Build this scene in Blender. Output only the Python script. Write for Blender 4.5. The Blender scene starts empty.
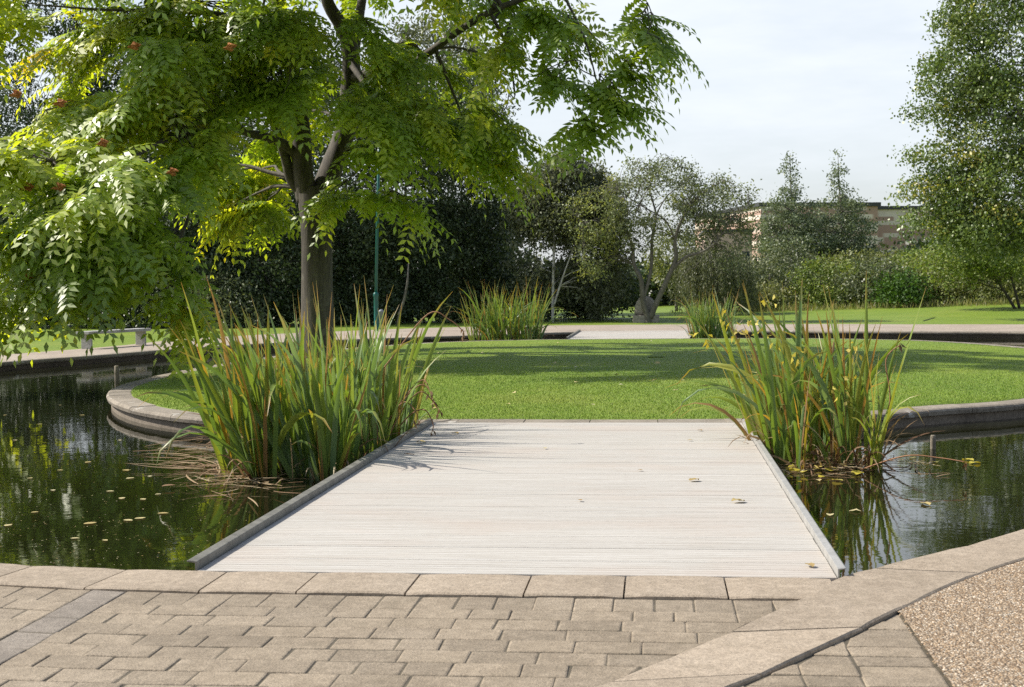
import bpy, math, random
import numpy as np
from mathutils import Matrix, Vector
R = math.radians
C = bpy.context.scene.collection
SC = bpy.context.scene

# ---------------------------------------------------------------- camera
F, CX, CY, HEYE = 1422.0, 512.0, 343.5, 1.6
ROLL, VP = R(0.55), (656.0, 284.0)
_y = np.array([VP[0] - CX, CY - VP[1], F]); _y /= np.linalg.norm(_y)
_z = np.array([-math.sin(ROLL), math.cos(ROLL), 0.0]); _z[2] = -(_z[0] * _y[0] + _z[1] * _y[1]) / _y[2]; _z /= np.linalg.norm(_z)
_x = -np.cross(_y, _z)
BAS = np.array([_x, _y, _z])                     # rows: world axes in (right, up, forward)
cam_d = bpy.data.cameras.new('camera'); cam = bpy.data.objects.new('camera', cam_d); C.objects.link(cam)
rt, up, fw = BAS[:, 0], BAS[:, 1], BAS[:, 2]
cam.matrix_world = Matrix(((rt[0], up[0], -fw[0], 0), (rt[1], up[1], -fw[1], 0), (rt[2], up[2], -fw[2], HEYE), (0, 0, 0, 1)))
cam_d.sensor_width = 36; cam_d.lens = F * 36 / 1024; cam_d.clip_start = 0.1; cam_d.clip_end = 2000
cam_d.dof.use_dof = True; cam_d.dof.focus_distance = 15; cam_d.dof.aperture_fstop = 7.1
SC.camera = cam

# ---------------------------------------------------------------- sky, sun, exposure
SUN_AZ = (-0.985, 0.12); SUN_EL = R(43)
n_ = math.hypot(*SUN_AZ); sdir = Vector((SUN_AZ[0] / n_ * math.cos(SUN_EL), SUN_AZ[1] / n_ * math.cos(SUN_EL), math.sin(SUN_EL)))
W = bpy.data.worlds.new('World'); SC.world = W; W.use_nodes = True
wn, wl = W.node_tree.nodes, W.node_tree.links; wn.clear()
sky = wn.new('ShaderNodeTexSky'); sky.sky_type = 'NISHITA'; sky.sun_disc = False
sky.sun_elevation = SUN_EL; sky.sun_rotation = math.atan2(SUN_AZ[0], SUN_AZ[1]); sky.air_density = 1.0; sky.dust_density = 2.0
tc = wn.new('ShaderNodeTexCoord'); mp = wn.new('ShaderNodeMapping'); mp.inputs['Scale'].default_value = (1.0, 1.0, 4.0)
nz = wn.new('ShaderNodeTexNoise'); nz.inputs['Scale'].default_value = 2.2; nz.inputs['Detail'].default_value = 6; nz.inputs['Roughness'].default_value = 0.6
rp = wn.new('ShaderNodeMapRange'); rp.inputs[1].default_value = 0.35; rp.inputs[2].default_value = 0.7; rp.inputs[3].default_value = 0.5; rp.inputs[4].default_value = 1.0
mx = wn.new('ShaderNodeMix'); mx.data_type = 'RGBA'; mx.inputs[7].default_value = (6.9, 7.25, 7.65, 1)
bg = wn.new('ShaderNodeBackground'); bg.inputs[1].default_value = 0.105; wo = wn.new('ShaderNodeOutputWorld')
wl.new(tc.outputs['Generated'], mp.inputs[0]); wl.new(mp.outputs[0], nz.inputs[0]); wl.new(nz.outputs[0], rp.inputs[0])
sz = wn.new('ShaderNodeSeparateXYZ'); el = wn.new('ShaderNodeMapRange'); el.interpolation_type = 'SMOOTHSTEP'; el.inputs[1].default_value = 0.16; el.inputs[2].default_value = 0.5; el.inputs[3].default_value = 1.0; el.inputs[4].default_value = 0.12
ml = wn.new('ShaderNodeMath'); ml.operation = 'MULTIPLY'                                   # thin bright cloud low down, clearing towards the zenith
wl.new(tc.outputs['Generated'], sz.inputs[0]); wl.new(sz.outputs[2], el.inputs[0]); wl.new(rp.outputs[0], ml.inputs[0]); wl.new(el.outputs[0], ml.inputs[1]); wl.new(ml.outputs[0], mx.inputs[0]); wl.new(sky.outputs[0], mx.inputs[6]); wl.new(mx.outputs[2], bg.inputs[0]); wl.new(bg.outputs[0], wo.inputs[0])
sun_d = bpy.data.lights.new('sun', 'SUN'); sun_d.energy = 5.0; sun_d.angle = R(0.6); sun_d.color = (1.0, 0.94, 0.84)
sun = bpy.data.objects.new('sun', sun_d); C.objects.link(sun); sun.rotation_euler = sdir.to_track_quat('Z', 'Y').to_euler()
SC.view_settings.view_transform = 'Standard'; SC.view_settings.look = 'None'; SC.view_settings.gamma = 1
SC.view_settings.exposure = 0.48
SC.render.engine = 'CYCLES'
SC.cycles.use_denoising = False; SC.cycles.max_bounces = 8; SC.cycles.diffuse_bounces = 3; SC.cycles.glossy_bounces = 3
SC.cycles.transmission_bounces = 4; SC.cycles.caustics_reflective = False; SC.cycles.caustics_refractive = False

# ---------------------------------------------------------------- measuring helpers
def ray(px, py):
    d = np.array([px - CX, CY - py, F]); return BAS @ d
def at(px, py, Y):                               # a point seen at a photo position, Y metres down the bridge axis
    v = ray(px, py); t = Y / v[1]; return np.array([v[0] * t, Y, HEYE + v[2] * t])
def gp(px, py, z=0.0):                           # the same on the plane at height z
    v = ray(px, py); t = (z - HEYE) / v[2]; return np.array([v[0] * t, v[1] * t, z])
WATER = -0.2
def sst(a, b, x): t = np.clip((x - a) / (b - a), 0, 1); return t * t * (3 - 2 * t)
def terrain(x, y): return sst(57, 80, y) * (0.12 + 0.034 * np.maximum(0, x)) 

# ---------------------------------------------------------------- materials
MATS = {}
def nodes(name):
    m = bpy.data.materials.new(name); m.use_nodes = True; nt = m.node_tree; b = nt.nodes['Principled BSDF']; MATS[name] = m
    return m, nt.nodes, nt.links, b
def ramp(n, stops):
    r = n.new('ShaderNodeValToRGB'); e = r.color_ramp.elements
    while len(e) < len(stops): e.new(0.5)
    for i, (p, c) in enumerate(stops): e[i].position = p; e[i].color = (*c, 1)
    return r
def noise(n, l, vec, scale, detail=4, rough=0.6, dim=None):
    t = n.new('ShaderNodeTexNoise'); t.inputs['Scale'].default_value = scale; t.inputs['Detail'].default_value = detail; t.inputs['Roughness'].default_value = rough
    if vec is not None: l.new(vec, t.inputs['Vector'])
    return t.outputs['Fac']
def objvec(n, l, scale=(1, 1, 1)):
    t = n.new('ShaderNodeTexCoord'); m = n.new('ShaderNodeMapping'); m.inputs['Scale'].default_value = scale; l.new(t.outputs['Object'], m.inputs[0]); return m.outputs[0]
def mixc(n, l, fac, a, b, mode='MIX'):
    m = n.new('ShaderNodeMix'); m.data_type = 'RGBA'; m.blend_type = mode
    for i, v in ((0, fac), (6, a), (7, b)):
        if isinstance(v, (int, float)): m.inputs[i].default_value = v
        elif isinstance(v, tuple): m.inputs[i].default_value = (*v, 1)
        else: l.new(v, m.inputs[i])
    return m.outputs[2]
def mrange(n, l, v, a, b, c, d):
    m = n.new('ShaderNodeMapRange'); l.new(v, m.inputs[0])
    for i, x in enumerate((a, b, c, d)): m.inputs[i + 1].default_value = x
    return m.outputs[0]
def bump(n, l, b, h, strength, dist):
    u = n.new('ShaderNodeBump'); u.inputs['Strength'].default_value = strength; u.inputs['Distance'].default_value = dist
    l.new(h, u.inputs['Height']); l.new(u.outputs[0], b.inputs['Normal']); return u
def island(n): return n.new('ShaderNodeNewGeometry').outputs['Random Per Island']
def attr(n, name):
    a = n.new('ShaderNodeAttribute'); a.attribute_name = name; return a.outputs['Fac']

def stone(name, c1, c2, c3, speck=140, big=1.3, per=0.25, rough=0.85, bmp=0.4, blotch=None, grit=0.55, stretch=1.0):
    m, n, l, b = nodes(name); v = objvec(n, l, (1, 1, stretch))
    a = noise(n, l, v, big, 6, 0.65); s = noise(n, l, v, speck, 3, 0.7); g = noise(n, l, v, 14, 5, 0.65)
    col = ramp(n, [(0.28, c1), (0.5, c2), (0.72, c3)]); l.new(a, col.inputs[0])
    col = mixc(n, l, mrange(n, l, s, 0.42, 0.66, 0.0, grit), col.outputs[0], tuple(x * 0.55 for x in c1))
    col = mixc(n, l, mrange(n, l, g, 0.45, 0.7, 0.0, 0.4), col, tuple(min(1, x * 1.25) for x in c3))
    g2 = noise(n, l, v, 38, 4, 0.7); col = mixc(n, l, mrange(n, l, g2, 0.5, 0.68, 0.0, 0.35), col, tuple(x * 0.6 for x in c1)); g3 = noise(n, l, v, 3.4, 5, 0.6); col = mixc(n, l, mrange(n, l, g3, 0.55, 0.75, 0.0, 0.45), col, tuple(x * q for x, q in zip(c1, (0.72, 0.74, 0.7))))
    if per:
        r = mrange(n, l, island(n), 0, 1, 1 - per, 1 + per * 0.6)
        cc = n.new('ShaderNodeCombineColor'); [l.new(r, cc.inputs[i]) for i in range(3)]
        col = mixc(n, l, 1.0, col, cc.outputs[0], 'MULTIPLY')
    if blotch:
        w = noise(n, l, objvec(n, l), blotch[1], 5, 0.6); col = mixc(n, l, mrange(n, l, w, blotch[2], blotch[2] + 0.06, 0, blotch[3]), col, blotch[0])
    l.new(col, b.inputs['Base Color']); b.inputs['Roughness'].default_value = rough
    hh = n.new('ShaderNodeMath'); hh.operation = 'ADD'; l.new(s, hh.inputs[0]); l.new(g, hh.inputs[1])
    bump(n, l, b, hh.outputs[0], bmp, 0.006); return m

M_brick = stone('paver', (0.225, 0.18, 0.127), (0.29, 0.236, 0.17), (0.352, 0.292, 0.218), speck=95, per=0.16, bmp=0.8, grit=0.8)
M_blue = stone('blue_paver', (0.205, 0.175, 0.143), (0.25, 0.215, 0.178), (0.30, 0.262, 0.218), speck=95, per=0.12, bmp=0.8, grit=0.8)
M_kerb = stone('kerb_stone', (0.275, 0.22, 0.16), (0.35, 0.285, 0.212), (0.42, 0.35, 0.27), speck=85, per=0.10, bmp=0.6, grit=0.7)
M_coping = stone('coping_stone', (0.15, 0.128, 0.10), (0.25, 0.215, 0.17), (0.35, 0.31, 0.255), speck=90, per=0.15, bmp=0.6, blotch=((0.62, 0.6, 0.55), 2.2, 0.63, 0.8))
M_wall = stone('pond_wall_stone', (0.13, 0.105, 0.08), (0.2, 0.165, 0.125), (0.27, 0.225, 0.175), speck=60, per=0, bmp=0.6)
M_path = stone('path_paving', (0.27, 0.22, 0.175), (0.34, 0.285, 0.23), (0.41, 0.345, 0.285), speck=8, big=0.5, per=0, bmp=0.2)
M_joint = stone('joint_soil', (0.055, 0.045, 0.03), (0.09, 0.075, 0.05), (0.15, 0.125, 0.085), speck=120, big=6, per=0)
M_bark = stone('bark', (0.032, 0.027, 0.021), (0.07, 0.06, 0.047), (0.125, 0.11, 0.088), speck=22, big=5, per=0, bmp=1.0, stretch=0.14, blotch=((0.15, 0.145, 0.115), 2.6, 0.6, 0.5))
M_greybark = stone('grey_bark', (0.12, 0.11, 0.095), (0.19, 0.175, 0.15), (0.27, 0.25, 0.22), speck=30, big=3, per=0, bmp=0.8)
M_twist = stone('lichened_bark', (0.085, 0.078, 0.062), (0.135, 0.125, 0.10), (0.2, 0.185, 0.155), speck=30, big=3, per=0, bmp=0.8)
M_whitebark = stone('white_bark', (0.25, 0.24, 0.22), (0.45, 0.44, 0.42), (0.6, 0.59, 0.57), speck=9, big=4, per=0, bmp=0.4)
M_darkbark = stone('dark_bark', (0.04, 0.034, 0.028), (0.065, 0.056, 0.046), (0.1, 0.088, 0.072), speck=24, big=3, per=0, bmp=0.8)
M_boulder = stone('sculpture_stone', (0.2, 0.18, 0.15), (0.3, 0.27, 0.23), (0.38, 0.345, 0.3), speck=12, big=2, per=0)
M_benchstone = stone('bench_stone', (0.25, 0.25, 0.24), (0.36, 0.36, 0.35), (0.44, 0.44, 0.43), speck=40, big=2, per=0)
M_wood = stone('weathered_wood', (0.17, 0.145, 0.11), (0.27, 0.235, 0.18), (0.36, 0.32, 0.25), speck=50, big=4, per=0)

def gravel_mat():
    m, n, l, b = nodes('gravel'); v = objvec(n, l)
    vo = n.new('ShaderNodeTexVoronoi'); vo.inputs['Scale'].default_value = 85; vo.inputs['Randomness'].default_value = 1; l.new(v, vo.inputs['Vector'])
    sp = n.new('ShaderNodeSeparateColor'); l.new(vo.outputs['Color'], sp.inputs[0])
    r = ramp(n, [(0.0, (0.17, 0.11, 0.06)), (0.35, (0.32, 0.22, 0.13)), (0.6, (0.42, 0.31, 0.20)), (0.85, (0.54, 0.44, 0.32)), (1, (0.66, 0.6, 0.5))]); l.new(sp.outputs[0], r.inputs[0])
    d = mrange(n, l, vo.outputs['Distance'], 0.25, 0.75, 0, 0.75)
    c = mixc(n, l, d, r.outputs[0], (0.1, 0.07, 0.04)); l.new(c, b.inputs['Base Color']); b.inputs['Roughness'].default_value = 0.7
    h = mrange(n, l, vo.outputs['Distance'], 0, 0.8, 1, 0); bump(n, l, b, h, 1.0, 0.008); return m
M_gravel = gravel_mat()

def deck_mat():
    m, n, l, b = nodes('deck_board'); v = objvec(n, l, (1.3, 30, 1)); big = noise(n, l, objvec(n, l, (0.5, 0.9, 1)), 1.1, 5, 0.65)
    streak = noise(n, l, v, 1.0, 6, 0.7); fine = noise(n, l, objvec(n, l, (14, 160, 1)), 1.0, 3, 0.6)
    c = ramp(n, [(0.3, (0.31, 0.29, 0.255)), (0.48, (0.425, 0.408, 0.372)), (0.7, (0.50, 0.487, 0.46))]); l.new(streak, c.inputs[0])
    c = mixc(n, l, mrange(n, l, big, 0.48, 0.72, 0, 0.5), c.outputs[0], (0.43, 0.35, 0.29))
    c = mixc(n, l, mrange(n, l, fine, 0.5, 0.68, 0, 0.5), c, (0.28, 0.245, 0.21))
    r = mrange(n, l, island(n), 0, 1, 0.97, 1.03); cc = n.new('ShaderNodeCombineColor'); [l.new(r, cc.inputs[i]) for i in range(3)]
    c = mixc(n, l, 1.0, c, cc.outputs[0], 'MULTIPLY')
    w = n.new('ShaderNodeTexWave'); w.bands_direction = 'Y'; w.inputs['Scale'].default_value = 2 * math.pi / (20 * 0.06); w.inputs['Distortion'].default_value = 0.15; l.new(objvec(n, l), w.inputs['Vector'])
    g = mrange(n, l, w.outputs['Fac'], 0.0, 0.22, 1, 0)
    c = mixc(n, l, mrange(n, l, g, 0, 1, 0, 0.42), c, (0.22, 0.19, 0.16))
    l.new(c, b.inputs['Base Color']); b.inputs['Roughness'].default_value = 0.75
    bump(n, l, b, w.outputs['Fac'], 0.25, 0.003); return m
M_deck = deck_mat()

def plain(name, col, rough=0.5, metal=0.0, var=0.3, sc=6):
    m, n, l, b = nodes(name); a = noise(n, l, objvec(n, l), sc, 6, 0.65)
    c = mixc(n, l, mrange(n, l, a, 0.3, 0.7, 0, 1), tuple(x * (1 - var) for x in col), tuple(min(1, x * (1 + var)) for x in col))
    l.new(c, b.inputs['Base Color']); b.inputs['Roughness'].default_value = rough; b.inputs['Metallic'].default_value = metal; return m
M_rail = plain('weathered_rail', (0.165, 0.16, 0.14), 0.55, 0.0, 0.35, 9)
M_railmetal = plain('galvanised_rail', (0.34, 0.335, 0.32), 0.45, 0.2, 0.2, 9)
M_green = plain('green_paint', (0.006, 0.105, 0.085), 0.35, 0, 0.15)
M_greypost = plain('grey_paint', (0.2, 0.22, 0.25), 0.5, 0, 0.15)
M_lamp = plain('lantern_glass', (0.6, 0.62, 0.62), 0.2, 0, 0.05)

def water_mat():
    m, n, l, b = nodes('pond_water')
    b.inputs['Base Color'].default_value = (0.010, 0.0115, 0.0045, 1); b.inputs['Roughness'].default_value = 0.03; b.inputs['IOR'].default_value = 1.333
    v = objvec(n, l, (1, 1, 1)); a = noise(n, l, v, 2.6, 3, 0.5); c = noise(n, l, v, 11, 2, 0.5)
    s = n.new('ShaderNodeMath'); s.operation = 'MULTIPLY_ADD'; l.new(c, s.inputs[0]); s.inputs[1].default_value = 0.22; l.new(a, s.inputs[2])
    bump(n, l, b, s.outputs[0], 0.12, 0.012); return m
M_water = water_mat()

def grass_mat(name, blades=False):
    m, n, l, b = nodes(name); v = objvec(n, l); a = noise(n, l, v, 0.35, 5, 0.6); f = noise(n, l, objvec(n, l, (1, 1, 0.2)), 9, 6, 0.75); ff = noise(n, l, v, 70, 4, 0.7)
    c = ramp(n, [(0.3, (0.122, 0.205, 0.018)), (0.52, (0.162, 0.245, 0.023)), (0.72, (0.212, 0.265, 0.037))]); l.new(a, c.inputs[0])
    c = mixc(n, l, mrange(n, l, f, 0.45, 0.7, 0, 0.65), c.outputs[0], (0.235, 0.25, 0.06))
    c = mixc(n, l, mrange(n, l, ff, 0.35, 0.62, 0.3, 0), c, (0.07, 0.12, 0.018))
    if blades:
        r = mrange(n, l, island(n), 0, 1, 1.1, 1.5); cc = n.new('ShaderNodeCombineColor'); [l.new(r, cc.inputs[i]) for i in range(3)]; c = mixc(n, l, 1.0, c, cc.outputs[0], 'MULTIPLY')
    l.new(c, b.inputs['Base Color']); b.inputs['Roughness'].default_value = 0.6; b.inputs['Specular IOR Level'].default_value = 0.25
    if not blades: bump(n, l, b, ff, 0.6, 0.02)
    return m
M_lawn = grass_mat('lawn'); M_blade = grass_mat('grass_blade', True)

def leaf_mat(name, stops, trans=0.35, tcol=None, rough=0.4, spec=0.5):
    m, n, l, b = nodes(name)
    c = ramp(n, stops); l.new(attr(n, 'tint'), c.inputs[0])
    r = mrange(n, l, island(n), 0, 1, 0.75, 1.2); cc = n.new('ShaderNodeCombineColor'); [l.new(r, cc.inputs[i]) for i in range(3)]
    col = mixc(n, l, 1.0, c.outputs[0], cc.outputs[0], 'MULTIPLY')
    l.new(col, b.inputs['Base Color']); b.inputs['Roughness'].default_value = rough; b.inputs['Specular IOR Level'].default_value = spec
    t = n.new('ShaderNodeBsdfTranslucent'); tc_ = mixc(n, l, 1.0, col, tcol or (1.6, 1.5, 0.6), 'MULTIPLY'); l.new(tc_, t.inputs[0])
    s = n.new('ShaderNodeMixShader'); s.inputs[0].default_value = trans; l.new(b.outputs[0], s.inputs[1]); l.new(t.outputs[0], s.inputs[2])
    l.new(s.outputs[0], [x for x in n if x.type == 'OUTPUT_MATERIAL'][0].inputs[0]); return m
L_heaven = leaf_mat('heaven_leaf', [(0, (0.151, 0.237, 0.034)), (0.5, (0.243, 0.345, 0.043)), (0.85, (0.418, 0.460, 0.046)), (0.97, (0.669, 0.582, 0.046)), (1, (0.802, 0.582, 0.046))], 0.48, (2.0, 1.85, 0.5), 0.43, 1.0)
L_dark = leaf_mat('evergreen_leaf', [(0, (0.035, 0.057, 0.022)), (0.6, (0.054, 0.082, 0.032)), (1, (0.087, 0.114, 0.048))], 0.15, (1.3, 1.3, 0.6), 0.45, 0.4)
L_grey = leaf_mat('greygreen_leaf', [(0, (0.090, 0.117, 0.062)), (0.6, (0.145, 0.172, 0.090)), (1, (0.221, 0.241, 0.138))], 0.25, (1.3, 1.3, 0.7), 0.45, 0.4)
L_crab = leaf_mat('crab_leaf', [(0, (0.120, 0.155, 0.087)), (0.5, (0.192, 0.227, 0.121)), (0.8, (0.240, 0.291, 0.104)), (1, (0.320, 0.346, 0.087))], 0.3, (1.3, 1.25, 0.6), 0.5, 0.35)
L_bush = leaf_mat('bush_leaf', [(0, (0.113, 0.172, 0.040)), (0.6, (0.179, 0.245, 0.060)), (1, (0.290, 0.324, 0.106))], 0.3, (1.4, 1.4, 0.5), 0.5, 0.35)
L_olive = leaf_mat('olive_leaf', [(0, (0.120, 0.144, 0.054)), (0.6, (0.186, 0.210, 0.078)), (1, (0.276, 0.282, 0.132))], 0.3, (1.4, 1.4, 0.6), 0.5, 0.35)
L_soft = leaf_mat('soft_grey_leaf', [(0, (0.10, 0.115, 0.07)), (0.6, (0.16, 0.18, 0.105)), (1, (0.24, 0.255, 0.16))], 0.3, (1.3, 1.3, 0.7), 0.45, 0.4)
L_bright = leaf_mat('bright_leaf', [(0, (0.057, 0.126, 0.026)), (1, (0.104, 0.189, 0.039))], 0.3, (1.4, 1.4, 0.5), 0.5, 0.35)
L_birch = leaf_mat('birch_leaf', [(0, (0.101, 0.159, 0.045)), (0.6, (0.159, 0.222, 0.060)), (0.93, (0.242, 0.279, 0.081)), (1, (0.409, 0.371, 0.081))], 0.25, (1.4, 1.4, 0.5), 0.4, 0.6)
L_pop = leaf_mat('poplar_leaf', [(0, (0.116, 0.157, 0.091)), (1, (0.213, 0.255, 0.149))], 0.25, (1.3, 1.3, 0.7), 0.45, 0.4)
L_dry = leaf_mat('dry_reed', [(0, (0.10, 0.055, 0.03)), (0.4, (0.24, 0.15, 0.085)), (0.8, (0.40, 0.30, 0.18)), (1, (0.5, 0.42, 0.28))], 0.2, (1.2, 1.1, 0.8), 0.6, 0.3)
L_pod = leaf_mat('yellow_pod', [(0, (0.42, 0.36, 0.05)), (0.6, (0.58, 0.50, 0.06)), (1, (0.62, 0.52, 0.16))], 0.3, (1.2, 1.1, 0.7), 0.5, 0.4)
L_fallen = leaf_mat('fallen_leaf', [(0, (0.28, 0.18, 0.07)), (0.5, (0.46, 0.38, 0.16)), (1, (0.56, 0.52, 0.34))], 0.1, (1.2, 1.1, 0.8), 0.6, 0.3)
M_seed = stone('seed_cluster', (0.30, 0.10, 0.03), (0.45, 0.17, 0.05), (0.55, 0.27, 0.08), speck=60, big=20, per=0)

def iris_mat():
    m, n, l, b = nodes('iris_blade'); t = attr(n, 'tint'); h = attr(n, 'along')
    c = ramp(n, [(0, (0.17, 0.25, 0.125)), (0.16, (0.12, 0.20, 0.06)), (0.38, (0.17, 0.255, 0.05)), (0.55, (0.22, 0.285, 0.05)), (0.74, (0.30, 0.31, 0.055)), (0.82, (0.40, 0.25, 0.05)), (0.92, (0.33, 0.19, 0.07)), (1, (0.25, 0.16, 0.09))]); l.new(t, c.inputs[0])
    f = noise(n, l, objvec(n, l), 5, 2); k = n.new('ShaderNodeMath'); k.operation = 'MULTIPLY_ADD'; l.new(f, k.inputs[0]); k.inputs[1].default_value = 0.5; l.new(h, k.inputs[2])
    col = mixc(n, l, mrange(n, l, k.outputs[0], 1.08, 1.3, 0, 0.9), c.outputs[0], (0.36, 0.19, 0.06))
    col = mixc(n, l, mrange(n, l, h, 0.0, 0.18, 0.5, 0), col, (0.16, 0.13, 0.06))
    l.new(col, b.inputs['Base Color']); b.inputs['Roughness'].default_value = 0.4; b.inputs['Specular IOR Level'].default_value = 0.5
    tr = n.new('ShaderNodeBsdfTranslucent'); l.new(mixc(n, l, 1.0, col, (1.5, 1.45, 0.6), 'MULTIPLY'), tr.inputs[0])
    s = n.new('ShaderNodeMixShader'); s.inputs[0].default_value = 0.35; l.new(b.outputs[0], s.inputs[1]); l.new(tr.outputs[0], s.inputs[2])
    l.new(s.outputs[0], [x for x in n if x.type == 'OUTPUT_MATERIAL'][0].inputs[0]); return m
L_iris = iris_mat()

# ---------------------------------------------------------------- mesh helpers
def link(name, me, mat, parent=None):
    o = bpy.data.objects.new(name, me); C.objects.link(o)
    for m in (mat if isinstance(mat, (list, tuple)) else [mat]): me.materials.append(m)
    if parent: o.parent = parent
    return o
def npmesh(name, V, Fq, mat, parent=None, attrs=None, smooth=False):
    V = np.asarray(V, np.float32); Fq = np.asarray(Fq, np.int32); me = bpy.data.meshes.new(name); k = Fq.shape[1]
    me.vertices.add(len(V)); me.vertices.foreach_set('co', V.ravel()); me.loops.add(Fq.size); me.loops.foreach_set('vertex_index', Fq.ravel())
    me.polygons.add(len(Fq)); me.polygons.foreach_set('loop_start', np.arange(0, Fq.size, k, dtype=np.int32)); me.polygons.foreach_set('loop_total', np.full(len(Fq), k, np.int32))
    me.update(calc_edges=True)
    for an, av in (attrs or {}).items():
        a = me.attributes.new(an, 'FLOAT', 'POINT'); a.data.foreach_set('value', np.asarray(av, np.float32))
    if smooth: me.polygons.foreach_set('use_smooth', np.ones(len(Fq), bool))
    return link(name, me, mat, parent)
class MB:
    def __init__(s): s.v = []; s.f = []; s.m = []
    def add(s, vs, fs, m=0):
        o = len(s.v); s.v += [tuple(map(float, p)) for p in vs]; s.f += [tuple(i + o for i in f) for f in fs]; s.m += [m] * len(fs)
    def box(s, x0, x1, y0, y1, z0, z1, m=0):
        s.add([(x0, y0, z0), (x1, y0, z0), (x1, y1, z0), (x0, y1, z0), (x0, y0, z1), (x1, y0, z1), (x1, y1, z1), (x0, y1, z1)],
              [(0, 3, 2, 1), (4, 5, 6, 7), (0, 1, 5, 4), (1, 2, 6, 5), (2, 3, 7, 6), (3, 0, 4, 7)], m)
    def tube(s, pts, rads, n=8, cap=True, m=0, wob=0, rng=None):
        pts = [np.asarray(p, float) for p in pts]; rings = []
        for i, p in enumerate(pts):
            t = pts[min(i + 1, len(pts) - 1)] - pts[max(i - 1, 0)]; t /= np.linalg.norm(t) + 1e-9
            a = np.cross(t, (0.31, 0.95, 0.05)); a /= np.linalg.norm(a) + 1e-9; b = np.cross(t, a)
            rings.append([p + rads[i] * (1 + (wob * math.sin(3 * k * 6.283 / n + i * .2) if wob else 0)) * (a * math.cos(6.2832 * k / n) + b * math.sin(6.2832 * k / n)) for k in range(n)])
        vs = [q for r in rings for q in r]; fs = [(i * n + k, i * n + (k + 1) % n, (i + 1) * n + (k + 1) % n, (i + 1) * n + k) for i in range(len(pts) - 1) for k in range(n)]
        if cap: fs += [tuple(reversed(range(n))), tuple((len(pts) - 1) * n + k for k in range(n))]
        s.add(vs, fs, m)
    def lathe(s, prof, c, n=16, m=0):
        vs = [(c[0] + r * math.cos(6.2832 * k / n), c[1] + r * math.sin(6.2832 * k / n), c[2] + z) for r, z in prof for k in range(n)]
        fs = [(i * n + k, i * n + (k + 1) % n, (i + 1) * n + (k + 1) % n, (i + 1) * n + k) for i in range(len(prof) - 1) for k in range(n)]
        fs += [tuple(reversed(range(n))), tuple((len(prof) - 1) * n + k for k in range(n))]; s.add(vs, fs, m)
    def build(s, name, mat, parent=None, smooth=False, bevel=0):
        me = bpy.data.meshes.new(name); me.from_pydata(s.v, [], s.f); me.update()
        o = link(name, me, mat, parent)
        if any(s.m): me.polygons.foreach_set('material_index', s.m)
        if smooth: me.polygons.foreach_set('use_smooth', [True] * len(s.f))
        if bevel: b = o.modifiers.new('bevel', 'BEVEL'); b.width = bevel; b.segments = 2; b.limit_method = 'ANGLE'
        return o
def empty(name, loc, label, cat, group=None):
    o = bpy.data.objects.new(name, None); C.objects.link(o); o.location = loc; o.empty_display_size = 0.2; return tag(o, label, cat, group)
def tag(o, label, cat, group=None):
    o['label'] = label; o['category'] = cat
    if group: o['group'] = group
    return o
def part(o, root):                                # parent keeping world-space coordinates
    o.parent = root; o.matrix_parent_inverse = Matrix.Translation(-Vector(root.location)); return o
def structure(o): o['kind'] = 'structure'; return o
def stuff(o): o['kind'] = 'stuff'; return o
def spline(pts, closed=False, per=8):
    P = [np.array(p, float) for p in pts]; n = len(P); out = []
    for i in range(n if closed else n - 1):
        a, b, c, d = (P[(i - 1) % n], P[i], P[(i + 1) % n], P[(i + 2) % n]) if closed else (P[max(i - 1, 0)], P[i], P[i + 1], P[min(i + 2, n - 1)])
        for k in range(per):
            t = k / per; out.append(0.5 * (2 * b + (c - a) * t + (2 * a - 5 * b + 4 * c - d) * t * t + (3 * b - a - 3 * c + d) * t ** 3))
    if not closed: out.append(P[-1])
    return np.array(out)
def offset(poly, w):                              # closed clockwise/anticlockwise poly, positive = outward
    n = len(poly); nx = np.roll(poly, -1, 0) - np.roll(poly, 1, 0); N = np.stack([nx[:, 1], -nx[:, 0]], 1); N /= np.linalg.norm(N, axis=1)[:, None]
    area = 0.5 * np.sum(poly[:, 0] * np.roll(poly[:, 1], -1) - np.roll(poly[:, 0], -1) * poly[:, 1])
    if area < 0: N = -N
    w = np.asarray(w); return poly + N * (w[:, None] if w.ndim else w)
def inside(poly, x, y):
    r = np.zeros(len(x), bool); n = len(poly)
    for i in range(n):
        x1, y1 = poly[i]; x2, y2 = poly[(i + 1) % n]
        if y1 == y2: continue
        r ^= ((y1 > y) != (y2 > y)) & (x < (x2 - x1) * (y - y1) / (y2 - y1) + x1)
    return r
def ringmesh(name, rings, mat, **k):              # list of (poly2d, z) closed rings of equal count
    n = len(rings[0][0]); V = []; Fq = []
    for p, z in rings:
        zz = np.broadcast_to(z, (n,)); V.append(np.column_stack([p, zz]))
    for r in range(len(rings) - 1):
        i = np.arange(n); j = (i + 1) % n; Fq.append(np.column_stack([r * n + i, r * n + j, (r + 1) * n + j, (r + 1) * n + i]))
    return npmesh(name, np.vstack(V), np.vstack(Fq), mat, **k)

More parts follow.
